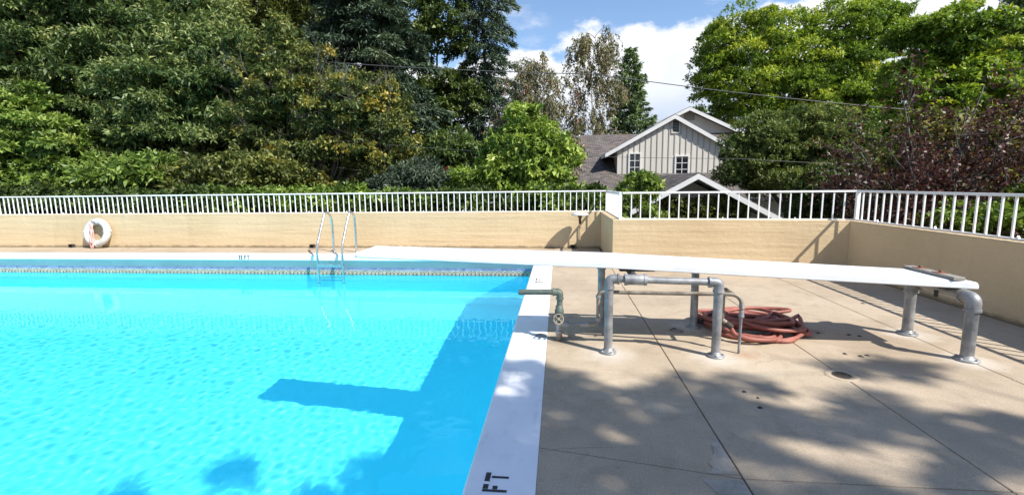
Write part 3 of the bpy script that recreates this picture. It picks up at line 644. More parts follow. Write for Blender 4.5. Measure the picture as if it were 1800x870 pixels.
OLD = [('left over bolt stub in the board shadow between the four stand posts', 'bolt stubs inside the middle stand', [(1.038, 4.261), (1.119, 4.216), (1.075, 4.31)]),
       ('left over bolt stub in the board shadow just right of the hose heap', 'bolt stubs right of the hose', [(2.25, 4.29), (2.31, 4.25), (2.28, 4.33), (2.55, 4.22), (2.62, 4.19)]),
       ('rusty bolt stub in the sunny concrete beyond the floor drain', 'bolt stubs near the floor drain', [(2.24, 3.735), (2.33, 3.69), (2.39, 3.71)]),
       ('rusty bolt stub among dappled shade left of the floor drain', 'bolt stubs in the dappled shade', [(1.20, 2.985), (1.25, 2.90), (1.21, 2.77)]),
       ('rusty bolt stub in the concrete beside the fill spout', 'bolt stubs beside the fill spout', [(0.40, 4.10), (0.33, 4.05)]),
       ('lone bolt stub in the shadow of the right wall', None, [(3.35, 5.35)])]
b0 = None
for lab, grp, pts in OLD:
    for (x, y) in pts:
        if b0 is None:
            mb = MB(); mb.lathe([(0.026, 0.0008), (0.022, 0.003), (0.011, 0.004), (0.011, 0.012), (0.0, 0.013)], (0, 0, 0), seg=10); b = b0 = mb.build('bolt_stub', 'dark_iron')
        else: b = b0.copy(); COL.objects.link(b)
        if 'group' in b: del b['group']
        tag(b, lab, 'bolt', grp)
        b.location = (x, y, 0); b.rotation_euler = (0, 0, x*7); k = 0.35+0.4*((x*13.7) % 1); b.scale = (k, k*1.25, 0.6)
# mortar patches along the deck joint
def patch(pts):
    mb = MB(); mb.prism([(x, y, 0.0005) for x, y in pts], (0, 0, 0.003)); o = mb.build('mortar_patch', 'mortar', deck)
patch([(0.835, 2.42), (0.838, 2.08), (0.70, 2.085), (0.735, 2.13), (0.725, 2.17), (0.78, 2.25), (0.79, 2.33)])
patch([(0.836, 2.04), (0.836, 1.6), (0.70, 1.62), (0.74, 1.72), (0.66, 1.80), (0.70, 1.93), (0.66, 2.03)])
patch([(2.62, 2.48), (2.72, 2.44), (2.60, 2.36), (2.56, 2.42)])

# painted depth marks
def rect_letters(t, glyphs, origin, ux, uy, size, nrm, name='letter', th=0.0012, thick=0.16):
    """stencil letters from strokes in a 0..1 cell"""
    S = {'1': [((0.38, 0), (0.62, 1))], 'F': [((0.1, 0), (0.34, 1)), ((0.40, 0.78), (0.9, 1)), ((0.40, 0.40), (0.75, 0.60))], 'T': [((0.0, 0.78), (1.0, 1)), ((0.39, 0), (0.61, 0.72))]}
    o, ux, uy, nrm = map(Vector, (origin, ux, uy, nrm)); x = 0
    for ch in glyphs:
        if ch == ' ': x += size*0.30; continue
        w = size*(0.30 if ch == '1' else 0.58); mb = MB()
        for (a, b) in S[ch]:
            if ch == '1': a, b = (0.15, 0), (0.85, 1)
            p = o + ux*(x+a[0]*w) + uy*(a[1]*size) + nrm*0.0008
            mb.obox(p, ux*((b[0]-a[0])*w), uy*((b[1]-a[1])*size), nrm*th)
        if ch == '1': p = o+ux*(x-0.35*w)+uy*(0.80*size)+nrm*0.0008; mb.obox(p, ux*0.5*w, uy*0.12*size, nrm*th)
        mb.build(name, 'black_paint', t); x += w+size*0.14
t = thing('depth_marking', (-6.36, PY1, -0.06), 'black 11 FT depth letters painted on the face of the far coping', 'depth marking')
rect_letters(t, '11 FT', (-6.50, PY1, -0.107), (1, 0, 0), (0, 0, 1), 0.093, (0, -1, 0))
t = thing('depth_marking', (-0.28, 1.8, 0), 'black FT depth letters on the near end of the white right coping', 'depth marking')
rect_letters(t, '11 FT', (-0.228, 1.735, 0), (0, 1, 0), (-1, 0, 0), 0.11, (0, 0, 1))
t = thing('depth_marking', (-0.27, 6.45, 0), 'small faded depth letters on the white right coping beyond the board', 'depth marking')
rect_letters(t, '11 FT', (-0.215, 6.30, 0), (0, 1, 0), (-1, 0, 0), 0.11, (0, 0, 1))

# ================================================================== GROUND BEYOND THE TERRACE
def ground_mats():
    m = NT('earth'); g = m.obj(); c = m.ramp(m.noise(g, 0.6, 7, 0.65), [(0.3, (0.045, 0.05, 0.02)), (0.55, (0.075, 0.08, 0.03)), (0.75, (0.13, 0.10, 0.06))]); m.bsdf(c, 0.95, m.bump(m.noise(g, 9, 5), 0.6, 0.05))
    m = NT('siding'); g = m.obj(); c = m.ramp(m.noise(m.obj((1, 1, 0.2)), 1.8, 5, 0.6), [(0.3, (0.50, 0.475, 0.43)), (0.7, (0.56, 0.535, 0.485))]); m.bsdf(c, 0.8)
    m = NT('siding_batten'); m.bsdf((0.36, 0.335, 0.29), 0.8)
    m = NT('trim_white'); g = m.obj(); c = m.ramp(m.noise(g, 2.5, 5, 0.6), [(0.3, (0.56, 0.56, 0.56)), (0.7, (0.66, 0.66, 0.65))]); m.bsdf(c, 0.6)
    m = NT('window_glass'); m.bsdf((0.015, 0.017, 0.02), 0.06, spec=0.6)
    m = NT('window_white'); m.bsdf((0.62, 0.62, 0.60), 0.5)
    m = NT('vent_grey'); m.bsdf((0.24, 0.225, 0.195), 0.8)
    m = NT('attic_dark'); m.bsdf((0.02, 0.02, 0.02), 0.9)
    m = NT('brick_red'); g = m.obj(); c = m.ramp(m.noise(g, 12, 4), [(0.3, (0.13, 0.06, 0.04)), (0.7, (0.22, 0.11, 0.08))]); m.bsdf(c, 0.9)
    m = NT('shingle'); tc = m.n('ShaderNodeTexCoord'); uv = m.n('ShaderNodeUVMap'); uv.uv_map = 'roof'
    br = m.n('ShaderNodeTexBrick'); m.l(uv.outputs[0], br.inputs['Vector']); br.inputs['Scale'].default_value = 1.0
    br.inputs['Brick Width'].default_value = 0.26; br.inputs['Row Height'].default_value = 0.15; br.inputs['Mortar Size'].default_value = 0.012; br.inputs['Bias'].default_value = 0.0
    br.inputs['Color1'].default_value = (0.085, 0.077, 0.073, 1); br.inputs['Color2'].default_value = (0.17, 0.15, 0.14, 1); br.inputs['Mortar'].default_value = (0.03, 0.027, 0.025, 1)
    n = m.noise(uv.outputs[0], 1.1, 5, 0.6); c = m.mix(m.rng(n, 0.5, 0.75, 0, 0.45), br.outputs['Color'], (0.17, 0.10, 0.075))
    b = m.bump(br.outputs['Fac'], -0.6, 0.02); m.bsdf(c, 0.9, b, spec=0.2)
    m = NT('cable'); m.bsdf((0.09, 0.09, 0.092), 0.45, spec=0.5)
ground_mats()
mb = MB(); gz = -1.6
X0, X1, Y0, Y1, BIG = -19.5, 4.4, -12.8, 9.95, 1500.0
for (a, b, c_, d) in ((-BIG, BIG, Y1, BIG), (-BIG, BIG, -BIG, Y0), (-BIG, X0, Y0, Y1), (X1, BIG, Y0, Y1)):
    mb.add([(a, c_, gz), (b, c_, gz), (b, d, gz), (a, d, gz)], [(0, 1, 2, 3)])
mb.build('ground', 'earth', kind='structure')

# ================================================================== THE GREY HOUSE
def house():
    V = Vector
    h = thing('house', (9, 26, -1.6), 'grey board and batten house with white gable trim and shingle roofs beyond the railing', 'house')
    def uvroof(o):
        me = o.data; uv = me.uv_layers.new(name='roof')
        for p in me.polygons:
            n = p.normal; s_ = V((0, 0, 1)).cross(n)
            if s_.length < 1e-3: s_ = V((1, 0, 0))
            s_.normalize(); t_ = n.cross(s_)
            for li in p.loop_indices:
                co = me.vertices[me.loops[li].vertex_index].co; uv.data[li].uv = (co.dot(s_), co.dot(t_))
        return o
    YG = 24.0
    A = lambda x, y, Y=YG: at(x, y, Y)
    # --- upper gable front
    pk = A(1187, 200); le = A(1064, 269); re = A(1299, 263)
    wl, wr = A(1086, 290).x, A(1290, 290).x; zb = A(1190, 322).z - 0.3
    px_ = pk.x; sl = (pk.z-le.z)/(pk.x-le.x); sr = (pk.z-re.z)/(re.x-pk.x); s_ = (sl+sr)/2
    top = pk.z-0.18
    zl = top-(px_-wl)*s_; zr = top-(wr-px_)*s_
    yw = YG+0.24
    mb = MB(); mb.prism([(wl, yw, zb), (wr, yw, zb), (wr, yw, zr), (px_, yw, top), (wl, yw, zl)], (0, 5.5, 0)); mb.build('wall', 'siding', h)
    n = 20; b0 = None
    win = [(A(1107, 273, yw).x, A(1124, 306, yw).x, A(1115, 306, yw).z, A(1115, 271, yw).z), (A(1188.5, 276, yw).x, A(1208, 309, yw).x, A(1198, 309, yw).z, A(1198, 275.5, yw).z)]
    vent = (A(1181.5, 236, yw).x, A(1193, 236, yw).x, A(1187, 233, yw).z, A(1187, 211, yw).z)
    for i in range(1, n):
        x = wl+(wr-wl)*i/n; zt = top-abs(x-px_)*s_-0.02
        segs = [(zb, zt)]
        for (a, b, c, d) in [(w[0]-0.09, w[1]+0.09, w[2]-0.12, w[3]+0.1) for w in win]+[(vent[0]-.05, vent[1]+.05, vent[2]-.05, vent[3]+.05)]:
            if a-0.02 < x < b+0.02: segs = [q for (u, v) in segs for q in ((u, min(v, c)), (max(u, d), v)) if q[1]-q[0] > 0.05]
        for (u, v) in segs:
            mb = MB(); mb.box((x-0.022, yw-0.028, u), (x+0.022, yw-0.001, v)); mb.build('batten', 'siding_batten', h)
    for (a, b, c, d) in win:
        fr = MB(); w = 0.07; y0, y1 = yw-0.06, yw-0.002
        fr.box((a-w, y0, c-w), (a, y1, d+w)); fr.box((b, y0, c-w), (b+w, y1, d+w)); fr.box((a, y0, d), (b, y1, d+w)); fr.box((a, y0-0.03, c-w), (b, y1, c))
        f = fr.build('window', 'window_white', h)
        cols, rows = 2, 3; mw = 0.03
        for i in range(cols):
            for j in range(rows):
                mb = MB(); xa = a+(b-a)*i/cols+(mw/2 if i else 0.02); xb = a+(b-a)*(i+1)/cols-(mw/2 if i < cols-1 else 0.02); za = c+(d-c)*j/rows+(mw/2 if j else 0.02); zc = c+(d-c)*(j+1)/rows-(mw/2 if j < rows-1 else 0.02)
                mb.box((xa, yw-0.022, za), (xb, yw-0.012, zc)); mb.build('pane', 'window_glass', f)
        mb = MB(); mb.box((a, yw-0.035, c), (b, yw-0.003, d)); 
        sash = MB()
        sash.box(((a+b)/2-mw/2, yw-0.045, c), ((a+b)/2+mw/2, yw-0.024, d))
        for j in (1, 2): z = c+(d-c)*j/3; sash.box((a, yw-0.043, z-mw/2), ((a+b)/2-mw/2-.001, yw-0.024, z+mw/2)); sash.box(((a+b)/2+mw/2+.001, yw-0.043, z-mw/2), (b, yw-0.024, z+mw/2))
        sash.box((a, yw-0.011, c), (b, yw-0.003, d))
        sash.build('muntins', 'window_white', f, kind='stuff')
    a, b, c, d = vent
    mb = MB(); w = 0.05
    for q in (((a-w, yw-0.05, c-w), (a, yw-0.002, d+w)), ((b, yw-0.05, c-w), (b+w, yw-0.002, d+w)), ((a, yw-0.05, d), (b, yw-0.002, d+w)), ((a, yw-0.05, c-w), (b, yw-0.002, c))): mb.box(*q)
    v_ = mb.build('vent', 'siding', h); nsl = 8
    mb = MB(); mb.box((a, yw-0.008, c), (b, yw-0.003, d)); mb.build('vent_back', 'attic_dark', v_)
    for k in range(nsl):
        z = c+(d-c)*k/nsl; mb = MB(); mb.obox((a+.003, yw-0.045, z), (b-a-.006, 0, 0), (0, 0.03, 0.035), (0, 0.004, 0.012)); mb.build('slat', 'vent_grey', v_)
    # --- upper gable roof: two slabs, white bargeboards and eaves
    def gable_roof(pk, xl, xr, s1, s2, y0, y1, th=0.16, bb=0.20, mat='shingle', left_y1=None, name='roof'):
        zl, zr = pk.z-(pk.x-xl)*s1, pk.z-(xr-pk.x)*s2
        for (xe, ze, ye) in ((xl, zl, left_y1 or y1), (xr, zr, y1)):
            mb = MB(); mb.prism([(pk.x, y0, pk.z), (xe, y0, ze), (xe, y0, ze-0.07), (pk.x, y0, pk.z-0.07)], (0, ye-y0, 0)); uvroof(mb.build(name, mat, h))
            mb = MB(); mb.prism([(pk.x, y0-0.012, pk.z-0.035), (xe, y0-0.012, ze-0.035), (xe, y0-0.012, ze-0.035-bb), (pk.x, y0-0.012, pk.z-0.035-bb)], (0, 0.05, 0)); mb.build('bargeboard', 'trim_white', h)
            sg = 1 if xe > pk.x else -1
            mb = MB(); mb.box((min(xe, xe+sg*0.03), y0+0.04, ze-0.075-0.14), (max(xe, xe+sg*0.03), ye, ze-0.03)); mb.build('fascia', 'trim_white', h)
            mb = MB(); mb.prism([(pk.x, y0+0.04, pk.z-0.075), (xe, y0+0.04, ze-0.075), (xe, y0+0.04, ze-0.10), (pk.x, y0+0.04, pk.z-0.10)], (0, ye-y0-0.06, 0)); mb.build('soffit', 'trim_white', h)
    gable_roof(V((pk.x, YG, pk.z)), le.x, re.x, sl, sr, YG, 30.2)
    # --- rear, slightly higher gable to the right
    Y2 = 29.0; p2 = at(1213, 187, Y2); r2 = at(1313, 233, Y2); l2 = at(1150, 222, Y2)
    s2 = (p2.z-r2.z)/(r2.x-p2.x)
    mb = MB(); mb.prism([(l2.x+0.3, Y2+0.5, 0), (r2.x-0.4, Y2+0.5, 0), (r2.x-0.4, Y2+0.5, r2.z+0.02), (p2.x, Y2+0.5, p2.z-0.2), (l2.x+0.3, Y2+0.5, p2.z-0.2-(p2.x-l2.x-0.3)*s2)], (0, 6, 0)); mb.build('wall', 'siding', h, label='plain grey rear gable wall')
    gable_roof(p2, l2.x, r2.x, s2, s2, Y2, Y2+7)
    a2 = at(1205, 212, Y2+.5); mb = MB()
    mb.box((a2.x-0.1, Y2+0.44, a2.z), (a2.x+0.5, Y2+0.499, a2.z+0.55)); mb.build('vent', 'vent_grey', h)
    # --- long main roof behind and to the left, its slope facing the pool
    yr, ye = 29.6, 21.6
    rl = at(1020, 238, yr); zr_ = rl.z; xl_ = rl.x; xr_ = at(1330, 238, yr).x; ze_ = at(1060, 352, ye).z
    mb = MB(); mb.prism([(xl_, yr, zr_), (xl_-1.0, ye, ze_), (xl_-1.0, ye, ze_-0.1), (xl_, yr, zr_-0.1)], (xr_-xl_, 0, 0)); 
    o = uvroof(mb.build('roof', 'shingle', h))
    mb = MB(); mb.prism([(xl_, yr, zr_), (xl_, yr+7, zr_-3.2), (xl_, yr+7, zr_-3.3), (xl_, yr, zr_-0.1)], (xr_-xl_, 0, 0)); uvroof(mb.build('roof', 'shingle', h))
    # end wall under the left rake, with a dark window
    mb = MB(); mb.prism([(xl_-0.55, ye+0.5, -1.6), (xl_-0.55, ye+0.5, ze_-0.1), (xl_+0.1, yr-0.2, zr_-0.25), (xl_+0.1, yr+6, zr_-3.2), (xl_+0.1, yr+6, -1.6)], (0.15, 0, 0)); mb.build('wall', 'siding', h)
    mb = MB(); mb.prism([(xl_-1.03, ye-0.02, ze_+0.02), (xl_-0.03, yr, zr_+0.02), (xl_-0.03, yr, zr_-0.2), (xl_-1.03, ye-0.02, ze_-0.2)], (-0.04, 0, 0)); mb.build('bargeboard', 'trim_white', h)
    mb = MB(); mb.box((xl_+0.2, ye+0.6, -1.6), (xr_-0.5, ye+0.8, ze_-0.1)); mb.build('wall', 'siding', h)
    # --- garage gable in front
    Y3 = 13.2; p3 = at(1228, 303, Y3); r3 = at(1384, 386, Y3); l3 = at(1128, 357, Y3)
    s3r = (p3.z-r3.z)/(r3.x-p3.x); s3l = (p3.z-l3.z)/(p3.x-l3.x)
    mb = MB(); mb.prism([(l3.x+0.2, Y3+0.95, -1.6), (r3.x-0.3, Y3+0.95, -1.6), (r3.x-0.3, Y3+0.95, r3.z+0.02), (p3.x, Y3+0.95, p3.z-0.2), (l3.x+0.2, Y3+0.95, l3.z-0.02)], (0, 6, 0)); mb.build('wall', 'siding', h, label='grey garage gable wall in the shade of its roof')
    gable_roof(p3, l3.x-0.3, r3.x, s3l, s3r, Y3, 21.5, bb=0.15)
    return h
house()

def cable(pts, r, label):
    t = MB(); P = []
    for i in range(len(pts)-1):
        a, b = Vector(pts[i]), Vector(pts[i+1])
        for k in range(24):
            f_ = k/24; P.append(a.lerp(b, f_)+Vector((0, 0, -0.25*4*f_*(1-f_)*0.6)))
    P.append(Vector(pts[-1])); t.tube(P, r, 6); o = t.build('overhead_cable', 'cable'); tag(o, label, 'cable')
cable([at(300, 84, 15.6), at(1050, 131, 13.5), at(1990, 220, 12)], 0.0115, 'upper black overhead cable crossing in front of the trees and sky')
cable([at(560, 243, 13.5), at(1300, 279, 12.5), at(1990, 280, 12)], 0.006, 'lower thin overhead cable crossing in front of the grey house gable')

# ================================================================== TREES AND SHRUBS
def leaf_mat(name, stops, rough=0.45, trans=0.25, spec=0.35):
    m = NT(name); a = m.n('ShaderNodeAttribute', attribute_name='tint'); c = m.ramp(a.outputs['Fac'], stops)
    p = m.n('ShaderNodeBsdfPrincipled'); m.l(c, p.inputs['Base Color']); p.inputs['Roughness'].default_value = rough; p.inputs['Specular IOR Level'].default_value = spec
    tr = m.n('ShaderNodeBsdfTranslucent'); m.l(m.mix(1.0, c, (1.0, 1.0, 0.55), 'MULTIPLY'), tr.inputs['Color'])
    mx = m.n('ShaderNodeMixShader'); mx.inputs[0].default_value = trans; m.l(p.outputs[0], mx.inputs[1]); m.l(tr.outputs[0], mx.inputs[2]); m.l(mx.outputs[0], m.out.inputs[0])
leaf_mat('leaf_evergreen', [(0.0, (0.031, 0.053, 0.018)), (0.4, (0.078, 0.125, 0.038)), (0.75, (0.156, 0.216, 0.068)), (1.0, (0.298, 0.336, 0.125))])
leaf_mat('leaf_olive', [(0.0, (0.044, 0.059, 0.017)), (0.4, (0.109, 0.134, 0.035)), (0.75, (0.213, 0.224, 0.056)), (1.0, (0.363, 0.325, 0.095))])
leaf_mat('leaf_yellowing', [(0.0, (0.038, 0.058, 0.019)), (0.4, (0.102, 0.138, 0.041)), (0.7, (0.198, 0.222, 0.060)), (0.92, (0.348, 0.306, 0.060)), (1.0, (0.432, 0.324, 0.060))])
leaf_mat('leaf_fresh', [(0.0, (0.039, 0.068, 0.015)), (0.4, (0.119, 0.190, 0.038)), (0.75, (0.238, 0.330, 0.064)), (1.0, (0.410, 0.480, 0.133))])
leaf_mat('leaf_lime', [(0.0, (0.054, 0.096, 0.018)), (0.4, (0.183, 0.280, 0.047)), (0.75, (0.344, 0.451, 0.086)), (1.0, (0.559, 0.624, 0.194))])
leaf_mat('leaf_locust', [(0.0, (0.050, 0.100, 0.017)), (0.4, (0.167, 0.275, 0.039)), (0.75, (0.347, 0.450, 0.055)), (1.0, (0.608, 0.609, 0.081))], trans=0.35)
leaf_mat('leaf_cedar', [(0.0, (0.027, 0.045, 0.031)), (0.45, (0.067, 0.108, 0.070)), (0.8, (0.130, 0.179, 0.105)), (1.0, (0.224, 0.246, 0.134))], trans=0.1)
leaf_mat('leaf_pine', [(0.0, (0.053, 0.087, 0.041)), (0.45, (0.132, 0.204, 0.087)), (0.8, (0.248, 0.335, 0.134)), (1.0, (0.378, 0.437, 0.175))], trans=0.15)
leaf_mat('leaf_autumn', [(0.0, (0.054, 0.060, 0.024)), (0.4, (0.156, 0.162, 0.060)), (0.7, (0.240, 0.222, 0.090)), (0.9, (0.300, 0.180, 0.096)), (1.0, (0.336, 0.132, 0.096))], trans=0.3)
leaf_mat('leaf_plum', [(0.0, (0.020, 0.009, 0.009)), (0.45, (0.070, 0.027, 0.026)), (0.8, (0.125, 0.050, 0.042)), (1.0, (0.17, 0.11, 0.055))], trans=0.3)
leaf_mat('leaf_bush', [(0.0, (0.026, 0.044, 0.013)), (0.45, (0.078, 0.124, 0.032)), (0.8, (0.151, 0.200, 0.053)), (1.0, (0.259, 0.300, 0.085))])
leaf_mat('leaf_bluegrey', [(0.0, (0.02, 0.034, 0.022)), (0.45, (0.062, 0.092, 0.056)), (0.8, (0.115, 0.15, 0.095)), (1.0, (0.17, 0.205, 0.13))], trans=0.1)
leaf_mat('petal_red', [(0.0, (0.135, 0.014, 0.014)), (1.0, (0.472, 0.041, 0.034))])
def bark_mats():
    for nm, a, b in (('bark_grey', (0.06, 0.052, 0.044), (0.17, 0.155, 0.135)), ('bark_brown', (0.028, 0.021, 0.016), (0.085, 0.066, 0.05)), ('bark_pale', (0.22, 0.20, 0.17), (0.42, 0.39, 0.35))):
        m = NT(nm); c = m.ramp(m.noise(m.obj((1, 1, 0.3)), 14, 6, 0.65), [(0.3, a), (0.7, b)]); m.bsdf(c, 0.9, m.bump(m.noise(m.obj((1, 1, 0.3)), 30, 4), 0.4, 0.01))
bark_mats()

def unit(v): return v/np.maximum(np.linalg.norm(v, axis=-1, keepdims=True), 1e-9)
def leaf_arrays(rng, P, D, L, W, fold=0.12):
    n = len(P); up = np.array([0, 0, 1.0]) + rng.normal(0, 0.75, (n, 3)); S = unit(np.cross(D, up)); N = np.cross(S, D)
    L = np.broadcast_to(L, (n,))[:, None]; W = np.broadcast_to(W, (n,))[:, None]
    mid = P + D*L*0.42 + N*L*fold; tip = P + D*L - N*L*fold*0.6
    return np.stack([P, mid+S*W*0.5, tip, mid-S*W*0.5], 1)
def leaf_object(name, Q, tint, mat, parent):
    n = len(Q); v = Q.reshape(-1, 3).astype(np.float32)
    org = np.array(ORI[parent.name], dtype=np.float32); v = v-org
    me = bpy.data.meshes.new(name); me.vertices.add(4*n); me.vertices.foreach_set('co', np.ascontiguousarray(v).ravel())
    me.loops.add(4*n); me.loops.foreach_set('vertex_index', np.arange(4*n, dtype=np.int32)); me.polygons.add(n); me.polygons.foreach_set('loop_start', np.arange(n, dtype=np.int32)*4)
    a = me.attributes.new('tint', 'FLOAT', 'POINT'); a.data.foreach_set('value', np.repeat(np.clip(tint, 0, 1), 4).astype(np.float32))
    me.update(calc_edges=True); me.materials.append(MATS[mat])
    o = bpy.data.objects.new(name, me); COL.objects.link(o); o.parent = parent; ORI[o.name] = ORI[parent.name]; return o
TRI = [0]
def sphere(rng, n, zmin=-1.0):
    z = rng.uniform(zmin, 1, n); a = rng.uniform(0, 2*PI, n); r = np.sqrt(1-z*z); return np.stack([r*np.cos(a), r*np.sin(a), z], -1)
def foliage(rng, C, O, rc, twigs, per, L, W, flat=0.55, droop=0.25, tint=(0.5, 0.17, 0.12), spread=1.0, topbright=0.0):
    """leaf rosettes on the upper sides of many clumps; returns quads and tints"""
    nC = len(C); rc = np.broadcast_to(rc, (nC,))
    ci = np.repeat(np.arange(nC), twigs); n = len(ci)
    u = sphere(rng, n, -0.55); u = unit(u + 0.55*O[ci])
    rad = rc[ci]*(0.35+0.65*np.sqrt(rng.random(n)))
    P = C[ci] + u*rad[:, None]*np.array([1, 1, flat])
    T = unit(u + 0.4*O[ci] + np.array([0, 0, 0.15]))
    ct = tint[0] + rng.normal(0, tint[1], nC)
    li = np.repeat(np.arange(n), per); m = len(li)
    d = unit(T[li]*0.55 + unit(rng.normal(0, 1, (m, 3)))*0.95*spread - np.array([0, 0, droop]))
    Pl = P[li] + T[li]*rng.uniform(-0.5, 0.3, m)[:, None]*L
    Lr = L*rng.uniform(0.65, 1.25, m); Wr = W*rng.uniform(0.7, 1.25, m)
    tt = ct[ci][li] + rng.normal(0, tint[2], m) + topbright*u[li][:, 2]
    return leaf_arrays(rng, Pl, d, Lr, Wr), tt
def lobes_from_px(lst, Y, depth=1.0):
    """(px, py, rx, ry[, dY]) sight-line lobes at distance Y -> centres and radii in metres"""
    out = []
    for q in lst:
        y = Y + (q[4] if len(q) > 4 else 0); c = at(q[0], q[1], y); k = (c-Vector((0, 0, CAM_H))).dot(CF)/F_PX
        out.append((np.array(c), np.array([q[2]*k, max(q[2], q[3])*k*depth*0.8, q[3]*k])))
    return out
def clump_points(rng, lobes, n, shell=0.5):
    w = np.array([r[0]*r[2] for _, r in lobes])**0.9; w /= w.sum(); li = rng.choice(len(lobes), n, p=w)
    c = np.array([l[0] for l in lobes])[li]; r = np.array([l[1] for l in lobes])[li]
    u = sphere(rng, n, -0.8); f = shell+(1-shell)*rng.random(n)**0.5
    f = f*(1+0.16*np.sin(u[:, 0]*7+li*2.1)*np.sin(u[:, 2]*6+li))
    return c+u*r*f[:, None], unit(u*np.array([1, 1, 0.8])), li
def limbs(mb, base, targets, r0, rnd, seg=7, wob=0.25):
    base = Vector(base)
    for t in targets:
        t = Vector(t); P = []; nn = 7
        ph = rnd.uniform(0, 6)
        for k in range(nn):
            f_ = k/(nn-1); p = base.lerp(t, f_); p.z += (t-base).length*0.10*math.sin(f_*PI); p.x += wob*math.sin(f_*4+ph)*f_*(1-f_)*2; p.y += wob*math.cos(f_*4+ph)*f_*(1-f_)*2; P.append(p)
        mb.tube(P, [r0*(1-0.85*k/(nn-1)) for k in range(nn)], seg, cap=False)
def tree(name, label, cat, lobes, mat, nclump, rc, twigs, per, L, W, seed, base=None, r0=0.16, bark='bark_brown', group=None, shell=0.45, fill=0.35, **kw):
    rng = np.random.default_rng(seed); rnd = random.Random(seed)
    cen = sum(l[0] for l in lobes)/len(lobes)
    if base is None: base = (cen[0], cen[1]+0.3, gz)
    t = thing(name, base, label, cat, group)
    C, O, li = clump_points(rng, lobes, nclump, shell)
    keep = C[:, 2] > gz+0.2; C, O = C[keep], O[keep]
    r = rc*rng.uniform(0.6, 1.35, len(C))
    Q, tt = foliage(rng, C, O, r, twigs, per, L, W, **kw)
    if fill > 0:
        nf = int(nclump*fill); C2, O2, _ = clump_points(rng, [(c, r_*0.72) for c, r_ in lobes], nf, 0.0)
        kw2 = dict(kw); tn = kw.get('tint', (0.5, 0.17, 0.12)); kw2['tint'] = tn
        Q2, t2 = foliage(rng, C2, O2, rc*1.4, twigs, max(2, per-2), L*1.35, W*1.6, **kw2); Q = np.concatenate([Q, Q2]); tt = np.concatenate([tt, t2])
    TRI[0] += 2*len(Q)
    leaf_object('crown', Q, tt, mat, t)
    mb = MB(); fork = Vector(base).lerp(Vector(cen), 0.5)
    mb.tube([base, Vector(base).lerp(fork, 0.5)+Vector((rnd.uniform(-.1, .1), 0, 0)), fork], [r0*1.25, r0, r0*0.8], 9, cap=False)
    limbs(mb, fork, [l[0] for l in lobes], r0*0.7, rnd)
    for l in lobes:
        pts = [C[i] for i in rng.choice(len(C), min(len(C), 60), replace=False) if np.linalg.norm((C[i]-l[0])/l[1]) < 1.15][:6]
        limbs(mb, l[0], pts, r0*0.22, rnd, 5, 0.12)
    mb.build('trunk', bark, t); return t
def twig_branches(mb, rnd, p, d, ln, r, depth, spread=0.55, droop=0.0, seg=4):
    P = [Vector(p)]; d = Vector(d).normalized(); nseg = 4
    for k in range(nseg):
        d = (d+Vector((rnd.gauss(0, .12), rnd.gauss(0, .12), rnd.gauss(0, .10)-droop*0.25))).normalized(); P.append(P[-1]+d*ln/nseg)
    mb.tube(P, [r*(1-0.55*k/nseg) for k in range(nseg+1)], seg, cap=False)
    ends = [P[-1]]
    if depth > 0:
        for k in range(rnd.choice((2, 3, 3))):
            q = P[rnd.randint(1, nseg)]; dd = (d+Vector((rnd.gauss(0, spread), rnd.gauss(0, spread), rnd.gauss(0, spread)))).normalized()
            ends += twig_branches(mb, rnd, q, dd, ln*rnd.uniform(.55, .8), r*0.55, depth-1, spread, droop, seg)
    return ends

# --- left: dense evergreen trees
tree('evergreen_tree', 'tallest dark glossy evergreen tree at the left edge behind the long wall', 'tree',
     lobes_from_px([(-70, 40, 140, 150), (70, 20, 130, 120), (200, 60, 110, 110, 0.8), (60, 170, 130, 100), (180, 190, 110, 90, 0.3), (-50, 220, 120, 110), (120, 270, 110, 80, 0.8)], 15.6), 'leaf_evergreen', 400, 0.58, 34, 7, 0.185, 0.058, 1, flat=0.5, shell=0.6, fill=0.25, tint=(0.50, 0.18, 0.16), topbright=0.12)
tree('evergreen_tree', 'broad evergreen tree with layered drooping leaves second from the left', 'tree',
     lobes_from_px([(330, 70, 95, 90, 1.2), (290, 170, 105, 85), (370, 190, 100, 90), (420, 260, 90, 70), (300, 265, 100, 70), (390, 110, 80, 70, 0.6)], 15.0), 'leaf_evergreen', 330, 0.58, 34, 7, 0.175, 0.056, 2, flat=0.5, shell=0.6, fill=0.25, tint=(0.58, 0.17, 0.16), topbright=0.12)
tree('broadleaf_tree', 'yellow tipped green tree crown against the sky gap near the top left', 'tree',
     lobes_from_px([(345, 20, 65, 60), (300, -20, 70, 60), (360, 75, 50, 55)], 17.5), 'leaf_yellowing', 130, 0.45, 24, 6, 0.20, 0.08, 3, tint=(0.52, 0.16, 0.16))
tree('evergreen_tree', 'deep green tree mass in shade behind the tall evergreens at the left', 'tree',
     lobes_from_px([(-60, 60, 150, 140), (90, 80, 140, 130), (60, 240, 160, 110), (-100, 260, 120, 100), (180, 250, 120, 110)], 19.5), 'leaf_bush', 230, 0.8, 26, 5, 0.30, 0.13, 7, flat=0.7, tint=(0.35, 0.15, 0.12))
tree('evergreen_tree', 'deep green tree mass in shade behind the layered evergreen and the yellowing tree', 'tree',
     lobes_from_px([(320, 110, 120, 120), (300, 260, 130, 100), (440, 250, 110, 100), (560, 270, 110, 80), (680, 290, 90, 60), (410, 130, 50, 80)], 18.5), 'leaf_bush', 260, 0.7, 26, 5, 0.28, 0.12, 8, flat=0.7, tint=(0.35, 0.15, 0.12))
